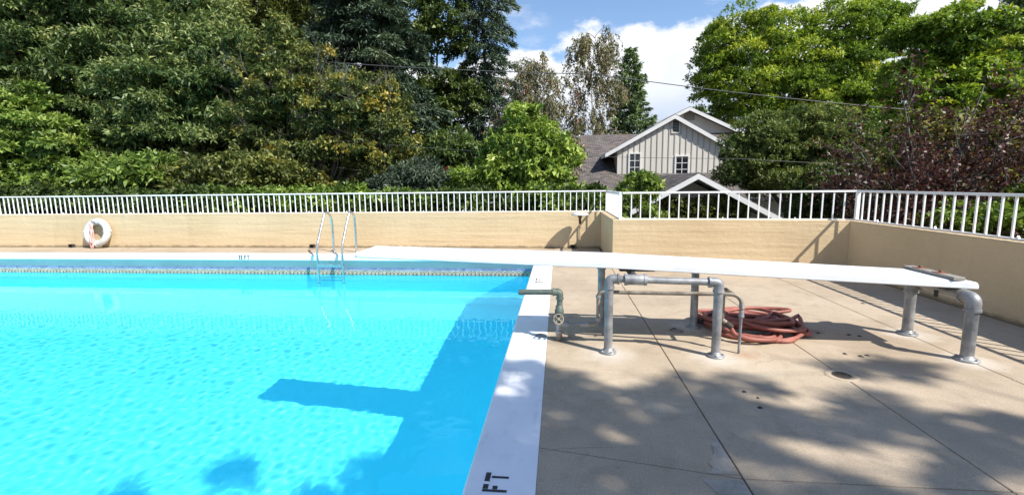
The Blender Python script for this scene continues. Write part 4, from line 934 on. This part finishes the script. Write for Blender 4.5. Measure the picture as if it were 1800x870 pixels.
tree('leafy_shrub', 'bright green shrub with large leaves at the left end behind the railing', 'shrub',
     lobes_from_px([(20, 200, 70, 55), (70, 270, 90, 70), (-40, 290, 80, 80), (60, 345, 110, 45)], 12.9), 'leaf_fresh', 170, 0.40, 28, 7, 0.165, 0.066, 4, flat=0.42, fill=0.25, topbright=0.1, r0=0.07, tint=(0.52, 0.16, 0.14))
tree('leafy_shrub', 'bright green shrub behind the railing above the ring buoy', 'shrub',
     lobes_from_px([(190, 320, 70, 40), (260, 312, 60, 38), (130, 335, 60, 40)], 12.6), 'leaf_fresh', 110, 0.33, 24, 6, 0.18, 0.075, 5, r0=0.06, tint=(0.54, 0.15, 0.14))
tree('leafy_shrub', 'olive green shrub behind the railing left of the pool ladder', 'shrub',
     lobes_from_px([(390, 320, 75, 42), (460, 312, 65, 45), (330, 335, 60, 40)], 12.8), 'leaf_olive', 130, 0.36, 26, 6, 0.16, 0.06, 6, r0=0.06)
tree('broadleaf_tree', 'olive green tree rising to the top edge between the yellowing tree and the cedar', 'tree',
     lobes_from_px([(470, 40, 55, 60), (540, 20, 80, 60), (500, 110, 70, 50), (450, 110, 40, 50)], 26.0), 'leaf_olive', 240, 0.55, 24, 6, 0.24, 0.09, 24, r0=0.2, tint=(0.45, 0.16, 0.13))
def yellowing():
    rng = np.random.default_rng(21); rnd = random.Random(21)
    lob = lobes_from_px([(520, 150, 80, 70), (470, 220, 70, 60), (600, 200, 85, 70), (675, 215, 65, 60), (560, 290, 120, 55), (690, 290, 70, 55), (640, 160, 50, 40), (470, 120, 60, 55), (500, 75, 45, 35)], 14.2)
    t = tree('yellowing_tree', 'thinning tree with yellow leaves and bare grey twigs left of the centre', 'tree', lob, 'leaf_yellowing', 430, 0.34, 22, 6, 0.125, 0.048, 22, base=(at(570, 300, 14.4).x, 14.4, gz), bark='bark_grey', r0=0.11, shell=0.3, fill=0.30, tint=(0.50, 0.20, 0.15))
    mb = MB()
    for k in range(34):
        q = (rnd.uniform(430, 690), rnd.uniform(110, 260)); p = at(q[0], q[1]+50, rnd.uniform(13.4, 14.3)); twig_branches(mb, rnd, p, (rnd.gauss(0, .4), rnd.gauss(-.1, .3), 1), rnd.uniform(0.7, 1.3), 0.015, 3, 0.5)
    mb.build('bare_twigs', 'bark_grey', t, kind='stuff')
yellowing()
tree('broadleaf_tree', 'mid green broadleaf tree squeezed between the two dark cedars', 'tree',
     lobes_from_px([(770, 50, 65, 70), (700, 100, 60, 50), (800, 180, 60, 60), (740, 200, 60, 60)], 24.5), 'leaf_bush', 170, 0.55, 28, 6, 0.20, 0.08, 23, tint=(0.50, 0.15, 0.13))

# --- conifers with layered boughs
def bough_tree(name, label, base, top, boughs, mat, seed, L=0.30, W=0.05, per_m=120, width=0.5, droop=0.35, r0=0.22, bark='bark_brown', cat='tree', updir=0.25, hang=0.30):
    rng = np.random.default_rng(seed); rnd = random.Random(seed); base, top = Vector(base), Vector(top)
    t = thing(name, base, label, cat); mb = MB()
    n = 10; mb.tube([base.lerp(top, k/n)+Vector((0.08*math.sin(k*1.3), 0.06*math.cos(k), 0)) for k in range(n+1)], [r0*(1-0.9*k/n) for k in range(n+1)], 9, cap=False)
    Ps, Ds, Ts = [], [], []
    for (h, az, ln) in boughs:
        o = base.lerp(top, h); d = Vector((math.cos(az), math.sin(az), 0)); P = []; m = 9
        for k in range(m):
            f_ = k/(m-1); P.append(o + d*ln*f_ + Vector((0, 0, ln*(updir*f_-droop*f_*f_))))
        mb.tube(P, [max(0.008, 0.055*ln/3*(1-0.85*k/(m-1))) for k in range(m)], 5, cap=False)
        cnt = int(per_m*ln); s = rng.uniform(0.12, 1.0, cnt)**0.75; PA = np.array([tuple(p) for p in P]); ii = np.clip((s*(m-1)).astype(int), 0, m-2); ff = (s*(m-1)-ii)[:, None]
        c = PA[ii]*(1-ff)+PA[ii+1]*ff; side = np.array([-d.y, d.x, 0]); wd = width*(1.05-s)*min(1.3, ln/2.2)+0.12
        lat = rng.normal(0, 0.55, cnt)*wd
        bump = np.sin(s*17+h*40)+np.sin(lat*6+az*5)
        c = c+side*lat[:, None]; c[:, 2] += rng.normal(0, 0.05, cnt)-np.abs(lat)*hang*0.5-rng.random(cnt)**2*hang*0.6+0.03*bump
        dd = unit(np.array(d)*0.75+side*np.sign(lat)[:, None]*0.45+rng.normal(0, .4, (cnt, 3))-np.array([0, 0, 0.35]))
        Ps.append(c); Ds.append(dd); Ts.append(np.full(cnt, rng.normal(0.5, 0.12))+rng.normal(0, 0.13, cnt)+0.06*bump)
    P, D, T = np.concatenate(Ps), np.concatenate(Ds), np.concatenate(Ts)
    Q = leaf_arrays(rng, P, D, L*rng.uniform(.6, 1.3, len(P)), W*rng.uniform(.7, 1.4, len(P)), 0.05); TRI[0] += 2*len(Q)
    leaf_object('crown', Q, T, mat, t); mb.build('trunk', bark, t); return t
rnd = random.Random(31)
b1 = at(640, 340, 20); b1.z = gz
bough_tree('cedar_tree', 'large dark cedar with wide sweeping boughs rising out of the top of the picture', b1, (b1.x+0.3, 20.3, 12.5),
           [(h, a+rnd.uniform(-.25, .25), (5.4*(1.02-h)+0.9)*rnd.uniform(.7, 1.12)) for h in np.linspace(0.16, 0.97, 20) for a in np.arange(0, 2*PI, 2*PI/6)+h*9], 'leaf_cedar', 32, L=0.29, W=0.05, per_m=430, width=0.8, droop=0.30, updir=0.16)
b2 = at(850, 340, 25); b2.z = gz
bough_tree('cedar_tree', 'slender dark conifer with drooping boughs beside the blue sky left of centre', b2, (b2.x+0.2, 25, 13.8),
           [(h, a+rnd.uniform(-.3, .3), (2.9*(1.0-0.55*h))*rnd.uniform(.5, 1.15)) for h in np.linspace(0.22, 0.98, 24) for a in np.arange(0, 2*PI, 2*PI/5)+h*11], 'leaf_cedar', 33, L=0.26, W=0.05, per_m=230, width=0.5, droop=0.35, updir=0.10, r0=0.2)
b3 = at(1104, 300, 38); b3.z = gz
bough_tree('pine_tree', 'narrow pointed pine tree standing alone behind the left roof of the house', b3, (b3.x, 38, at(1103, 84, 38).z),
           [(h, a+rnd.uniform(-.3, .3), (3.1*(1.02-h)**0.8+0.12)*rnd.uniform(.55, 1.15)) for h in np.linspace(0.30, 0.985, 22) for a in np.arange(0, 2*PI, 2*PI/6)+h*9], 'leaf_pine', 34, L=0.34, W=0.085, per_m=120, width=0.55, droop=0.05, updir=0.35, r0=0.16, hang=0.15)

# --- the thin weeping autumn trees
def weeping(label, basepx, toppx, Y, seed, spread, nbr, hangl, dens, ls=1.0):
    rng = np.random.default_rng(seed); rnd = random.Random(seed)
    base = at(basepx[0], basepx[1], Y); base.z = gz; top = at(toppx[0], toppx[1], Y)
    t = thing('weeping_tree', base, label, 'tree', None); mb = MB(); n = 9; ln = (top-base).length
    trunk = [base.lerp(top, k/n)+Vector((0.12*math.sin(k*1.1+seed), 0, 0)) for k in range(n+1)]; mb.tube(trunk, [0.11*(1-0.9*k/n) for k in range(n+1)], 7, cap=False)
    Ps, Ds, Ts = [], [], []
    for k in range(nbr):
        h = rnd.uniform(0.35, 0.98); o = base.lerp(top, h); az = rnd.uniform(0, 2*PI); bl = spread*(1.15-0.6*h)*rnd.uniform(.5, 1.15)
        P = []; m = 8
        for q in range(m):
            f_ = q/(m-1); P.append(o+Vector((math.cos(az)*bl*f_, math.sin(az)*bl*f_*0.9, bl*(1.15*f_-0.75*f_*f_))))
        mb.tube(P, [0.022*(1-0.8*q/(m-1)) for q in range(m)], 4, cap=False)
        for q in range(int(5*bl)+2):
            s_ = P[rnd.randint(3, m-1)]; hl = hangl*rnd.uniform(.4, 1.2); E = [s_]
            dx, dy = rnd.gauss(0, .12), rnd.gauss(0, .12)
            for w in range(4): E.append(E[-1]+Vector((dx*0.5+math.cos(az)*0.06, dy*.5+math.sin(az)*0.06, -hl/4)))
            mb.tube(E, 0.006, 3, cap=False)
            cnt = int(dens*hl); f = rng.uniform(0, 1, cnt); PA = np.array([tuple(e) for e in E]); ii = np.clip((f*4).astype(int), 0, 3); fr = (f*4-ii)[:, None]
            Ps.append(PA[ii]*(1-fr)+PA[ii+1]*fr+rng.normal(0, .04, (cnt, 3))); Ds.append(unit(rng.normal(0, .6, (cnt, 3))-np.array([0, 0, .9]))); Ts.append(np.full(cnt, rng.normal(0.45, .2))+rng.normal(0, .15, cnt))
    P, D, T = map(np.concatenate, (Ps, Ds, Ts)); Q = leaf_arrays(rng, P, D, 0.15*ls*rng.uniform(.6, 1.3, len(P)), 0.06*ls*rng.uniform(.7, 1.3, len(P))); TRI[0] += 2*len(Q)
    leaf_object('crown', Q, T, 'leaf_autumn', t); mb.build('trunk', 'bark_pale', t)
weeping('tall thin weeping tree with sparse brownish leaves left of the house roof', (1035, 330), (1046, 58), 33.5, 41, 2.6, 95, 1.1, 15, 1.4)
weeping('lower brown leaved weeping tree behind the lime green shrub', (952, 330), (955, 112), 20.0, 42, 1.8, 110, 0.7, 26)
weeping('bare topped brownish weeping tree beside the slender conifer', (915, 330), (918, 120), 21.5, 43, 1.8, 80, 0.65, 20)

tree('lime_shrub', 'large lime green shrub with bright leaves behind the railing left of the house', 'shrub',
     lobes_from_px([(918, 222, 30, 32), (905, 262, 50, 36), (945, 255, 35, 40), (868, 305, 55, 32), (955, 300, 52, 42), (990, 280, 20, 45), (822, 322, 34, 24), (930, 345, 90, 28), (840, 345, 50, 22)], 12.6), 'leaf_lime', 300, 0.25, 20, 6, 0.135, 0.065, 51, r0=0.07, shell=0.25, fill=0.22, tint=(0.52, 0.2, 0.16))
tree('juniper_bush', 'blue grey juniper bush behind the railing beside the lime shrub', 'shrub',
     lobes_from_px([(740, 325, 65, 40), (690, 345, 50, 30), (775, 345, 50, 30)], 13.3), 'leaf_bluegrey', 120, 0.32, 34, 6, 0.13, 0.035, 52, r0=0.05)
tree('flowering_shrub', 'small dark shrub with red flowers between the juniper and the lime shrub', 'shrub',
     lobes_from_px([(790, 300, 30, 40), (800, 270, 40, 40)], 14.8), 'leaf_bush', 60, 0.3, 24, 5, 0.14, 0.05, 53, r0=0.05)
def red_flowers():
    rng = np.random.default_rng(54); t = thing('flower_cluster', at(784, 308, 13.6), 'small cluster of red flowers showing between the shrubs', 'flowers')
    C = np.array([tuple(at(784, 303, 13.7)), tuple(at(776, 318, 13.7)), tuple(at(789, 296, 13.8))]); Q, tt = foliage(rng, C, unit(rng.normal(0, 1, (3, 3))), 0.10, 10, 5, 0.06, 0.04); leaf_object('petals', Q, tt, 'petal_red', t)
red_flowers()
# low shrubs right behind the far railing
for i, (px, ry, mt, lab, tn) in enumerate(((40, 30, 'leaf_bush', 'low dark shrub behind the railing at the far left', 0.42), (170, 26, 'leaf_bush', 'low dense shrub behind the railing just left of the ring buoy', 0.45), (300, 28, 'leaf_bush', 'low dark shrub behind the railing right of the ring buoy', 0.42), (430, 28, 'leaf_fresh', 'low fresh green shrub behind the railing between the ring buoy and the ladder', 0.5),
                                  (560, 30, 'leaf_lime', 'low bright shrub behind the railing above the pool ladder', 0.5), (660, 26, 'leaf_fresh', 'low fresh green shrub behind the railing just right of the ladder', 0.46), (800, 26, 'leaf_bush', 'low dark shrub in front of the lime green shrub', 0.45), (1000, 30, 'leaf_fresh', 'low green shrub behind the railing beside the return wall', 0.5))):
    tree('low_shrub', lab, 'shrub', lobes_from_px([(px-35, 366, 55, ry), (px+40, 362, 60, ry)], 11.4), mt, 70, 0.26, 22, 6, 0.13, 0.06, 60+i, r0=0.03, group='low shrubs behind the far railing', tint=(tn-0.14, 0.2, 0.15))

# --- right side
tree('locust_tree', 'tall yellow green feathery tree behind the house on the right', 'tree',
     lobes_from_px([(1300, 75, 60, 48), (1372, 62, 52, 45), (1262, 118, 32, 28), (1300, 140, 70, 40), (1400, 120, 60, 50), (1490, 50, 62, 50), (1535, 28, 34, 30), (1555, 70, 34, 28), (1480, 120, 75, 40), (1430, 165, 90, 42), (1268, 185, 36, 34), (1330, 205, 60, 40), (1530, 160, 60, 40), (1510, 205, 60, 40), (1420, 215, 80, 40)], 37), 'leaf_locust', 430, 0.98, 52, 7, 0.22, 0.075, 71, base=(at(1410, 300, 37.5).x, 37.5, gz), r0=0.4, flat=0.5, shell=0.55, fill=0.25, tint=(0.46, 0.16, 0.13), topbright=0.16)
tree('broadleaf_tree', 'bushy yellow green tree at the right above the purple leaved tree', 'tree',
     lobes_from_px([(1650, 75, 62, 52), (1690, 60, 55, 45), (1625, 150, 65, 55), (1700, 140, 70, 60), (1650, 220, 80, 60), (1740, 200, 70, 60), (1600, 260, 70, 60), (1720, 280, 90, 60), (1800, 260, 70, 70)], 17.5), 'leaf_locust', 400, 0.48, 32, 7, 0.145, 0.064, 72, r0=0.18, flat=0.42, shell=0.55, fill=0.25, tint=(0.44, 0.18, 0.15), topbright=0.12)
tree('broadleaf_tree', 'darker green tree in the top right corner', 'tree',
     lobes_from_px([(1790, 75, 50, 55), (1850, 60, 70, 70), (1775, 130, 40, 45), (1840, 150, 80, 70)], 21), 'leaf_bush', 190, 0.5, 26, 6, 0.18, 0.07, 73, r0=0.2, tint=(0.55, 0.15, 0.13))
tree('pine_tree', 'dark pine tip poking in at the extreme top right corner', 'tree', lobes_from_px([(1805, -2, 22, 16), (1840, 0, 40, 30)], 24), 'leaf_cedar', 40, 0.4, 30, 6, 0.2, 0.04, 74, r0=0.1)
tree('fine_leaved_bush', 'large rounded mid green bush covering the right corner of the house', 'shrub',
     lobes_from_px([(1340, 250, 55, 45), (1400, 235, 60, 42), (1455, 240, 60, 42), (1320, 300, 50, 40), (1385, 300, 90, 50), (1470, 295, 80, 50)], 16.5), 'leaf_bush', 330, 0.42, 46, 7, 0.115, 0.034, 75, r0=0.12, flat=0.5, fill=0.25, tint=(0.68, 0.16, 0.14), topbright=0.1)
tree('fine_leaved_bush', 'dark green bush in shade behind the corner post of the railing', 'shrub',
     lobes_from_px([(1445, 345, 45, 40), (1495, 350, 45, 40), (1420, 372, 28, 18)], 14.3), 'leaf_bush', 110, 0.32, 26, 6, 0.12, 0.05, 76, r0=0.05, tint=(0.40, 0.16, 0.13))
tree('leafy_shrub', 'young light green shrub in front of the lower house roof', 'shrub',
     lobes_from_px([(1130, 318, 22, 12), (1108, 340, 16, 20), (1142, 338, 18, 14), (1122, 380, 42, 24)], 10.8), 'leaf_fresh', 60, 0.15, 12, 5, 0.12, 0.05, 77, r0=0.03, shell=0.2, fill=0.1, tint=(0.56, 0.16, 0.13))
def hedge():
    rng = np.random.default_rng(78); a = at(1160, 347, 13.4); b = at(1318, 347, 13.4); t = thing('clipped_hedge', ((a.x+b.x)/2, 13.7, gz), 'flat topped clipped green hedge behind the railing below the garage gable', 'hedge')
    n = 420; C = np.stack([rng.uniform(a.x, b.x, n), rng.uniform(13.45, 14.05, n), rng.uniform(-0.2, a.z-0.06, n)], -1); O = unit(np.stack([rng.normal(0, .3, n), rng.uniform(-1.2, -.4, n), rng.uniform(.1, .9, n)], -1))
    Q, tt = foliage(rng, C, O, 0.12, 12, 6, 0.075, 0.04, flat=0.8, tint=(0.5, 0.15, 0.15)); leaf_object('crown', Q, tt, 'leaf_olive', t)
    mb = MB(); rnd = random.Random(5)
    for k in range(12): p = Vector((a.x+(b.x-a.x)*(k+.5)/12, 13.75, gz)); mb.tube([p, p+Vector((rnd.uniform(-.1, .1), 0, 0.9)), p+Vector((rnd.uniform(-.2, .2), 0, 1.6))], [0.03, 0.025, 0.015], 5, cap=False)
    mb.build('stems', 'bark_brown', t, kind='stuff')
hedge()
def plum():
    rng = np.random.default_rng(81); rnd = random.Random(81); base = at(1640, 430, 10.2); base.z = gz
    t = thing('purple_plum_tree', base, 'sparse purple leaved tree with grey branches behind the right railing', 'tree'); mb = MB(); ends = []
    fork = base+Vector((0, 0, 0.9)); mb.tube([base, base+Vector((0.03, 0, .5)), fork], [0.10, 0.085, 0.08], 8, cap=False)
    for (px, py, Y) in ((1585, 160, 10.2), (1590, 250, 9.6), (1500, 250, 10.6), (1480, 310, 10.4), (1560, 320, 9.6), (1640, 250, 10.6), (1700, 190, 10.4), (1730, 150, 10.8), (1770, 230, 10.0), (1800, 180, 10.4), (1680, 320, 9.4), (1760, 340, 9.4), (1620, 350, 9.2), (1540, 360, 9.8), (1820, 320, 9.6), (1690, 270, 9.8), (1850, 240, 10)):
        e = at(px, py, Y); m = fork.lerp(e, 0.5)+Vector((rnd.uniform(-.2, .2), rnd.uniform(-.2, .2), 0.12)); P = bez([fork, m, e], 5, 8)
        mb.tube(P, [0.042*(1-0.7*k/(len(P)-1)) for k in range(len(P))], 6, cap=False)
        for k in range(7):
            q = P[rnd.randint(len(P)//3, len(P)-1)]; dd = ((e-fork).normalized()*0.6+Vector((rnd.gauss(0, .5), rnd.gauss(0, .5), rnd.gauss(.15, .4))))
            ends += twig_branches(mb, rnd, q, dd, rnd.uniform(.35, .8), 0.011, 2, 0.6)
    E = np.array([tuple(e) for e in ends]); per = 8; n = len(E)*per; li = np.repeat(np.arange(len(E)), per)
    P = E[li]+rng.normal(0, 0.085, (n, 3)); D = unit(rng.normal(0, 1, (n, 3))-np.array([0, 0, .2])); T = rng.normal(.48, .15, len(E))[li]+rng.normal(0, .17, n)
    Q = leaf_arrays(rng, P, D, 0.088*rng.uniform(.7, 1.3, n), 0.052*rng.uniform(.7, 1.3, n)); TRI[0] += 2*n
    leaf_object('crown', Q, T, 'leaf_plum', t); mb.build('trunk', 'bark_grey', t)
plum()
tree('leafy_shrub', 'yellow green shrub low behind the right railing among the purple leaves', 'shrub',
     lobes_from_px([(1790, 375, 40, 30), (1830, 360, 40, 40), (1700, 385, 60, 25)], 9.3), 'leaf_lime', 60, 0.22, 20, 6, 0.10, 0.05, 82, r0=0.03, tint=(0.40, 0.2, 0.15))
tree('broadleaf_tree', 'olive green bush showing between the purple leaves behind the right railing', 'shrub',
     lobes_from_px([(1580, 300, 60, 40), (1660, 250, 60, 50), (1740, 260, 60, 60), (1640, 330, 80, 40), (1740, 330, 70, 45), (1810, 300, 50, 60)], 12.2), 'leaf_olive', 170, 0.32, 26, 6, 0.12, 0.055, 84, r0=0.06, tint=(0.52, 0.2, 0.15))
tree('leafy_shrub', 'dark green shrub behind the right railing under the purple leaved tree', 'shrub',
     lobes_from_px([(1560, 375, 60, 35), (1640, 380, 70, 35), (1720, 400, 70, 30)], 11.0), 'leaf_bush', 130, 0.28, 22, 6, 0.12, 0.055, 83, r0=0.04, tint=(0.45, 0.2, 0.15))

# --- far wood closing the view between the gardens
def wood():
    rng = np.random.default_rng(91); n = 900; x = rng.uniform(-60, 70, n); y = rng.uniform(46, 60, n); z = gz+rng.uniform(0.3, 4.0, n)*(0.6+0.4*np.sin(x*0.2))
    C = np.stack([x, y, z], -1); O = unit(np.stack([rng.normal(0, .3, n), -np.ones(n), rng.uniform(.1, 1, n)], -1)); Q, tt = foliage(rng, C, O, 1.6, 16, 4, 0.7, 0.35)
    o = group_empty('far_wood', (0, 50, gz), 'stuff'); leaf_object('leaf_mass', Q, tt, 'leaf_bush', o)
wood()

# --- the tree on the sunny side whose shade dapples the near deck
def shade_tree():
    rng = np.random.default_rng(101); rnd = random.Random(101); base = Vector((11.2, -6.8, gz))
    t = thing('shade_tree', base, 'spreading tree outside the right wall whose dappled shade falls on the near deck', 'tree')
    spots = []     # (ground x, ground y, radius x, radius y, count) of the shade it throws
    for (gx, gy, rx, ry, c) in ((0.3, 1.2, 1.5, 1.15, 62), (1.8, 1.35, 1.4, 1.0, 50), (3.4, 1.3, 1.2, 1.1, 40), (2.25, 3.45, 0.42, 0.20, 6), (-0.33, 2.55, 0.55, 0.85, 26), (-0.3, 1.6, 0.5, 0.6, 14), (0.55, 2.55, 0.85, 0.45, 20), (1.7, 2.6, 0.8, 0.35, 9), (2.6, 2.45, 0.8, 0.35, 9), (3.3, 2.75, 0.5, 0.3, 6), (1.0, 3.05, 0.5, 0.12, 3),
                                (-1.72, 2.95, 0.16, 0.24, 4), (-2.5, 2.5, 0.22, 0.16, 2), (-0.7, 2.8, 0.25, 0.35, 3), (-1.75, 2.35, 0.3, 0.2, 2), (-1.3, 0.5, 1.0, 0.9, 18), (0.5, -0.8, 2.4, 1.5, 60), (3, -0.5, 2, 1.5, 50)):
        for k in range(int(c*1.75)):
            a = rnd.uniform(0, 2*PI); r = math.sqrt(rnd.random()); spots.append((gx+rx*r*math.cos(a), gy+ry*r*math.sin(a), rnd.uniform(6.2, 10.5)))
    C = np.array([(x+0.79*h, y-0.54*h, h) for x, y, h in spots]); O = unit(C-np.array([8.5, -4.6, 6.5]))
    Q, tt = foliage(rng, C, O, 0.145*rng.uniform(.5, 1.4, len(C)), 12, 6, 0.12, 0.042, flat=0.5, droop=0.3); leaf_object('crown', Q, tt, 'leaf_bush', t)
    mb = MB(); fork = base+Vector((-0.6, 0.4, 4.8)); mb.tube([base, base+Vector((-.2, .1, 2.4)), fork], [0.28, 0.22, 0.2], 10, cap=False)
    hubs = [C[i] for i in rng.choice(len(C), 26, replace=False)]; limbs(mb, fork, hubs, 0.07, rnd, 6, 0.5)
    for c in C[::4]:
        hb = min(hubs, key=lambda q: np.linalg.norm(q-c)); limbs(mb, hb, [c], 0.018, rnd, 4, 0.1)
    mb.build('trunk', 'bark_brown', t)
shade_tree()
print('leaf triangles', TRI[0])
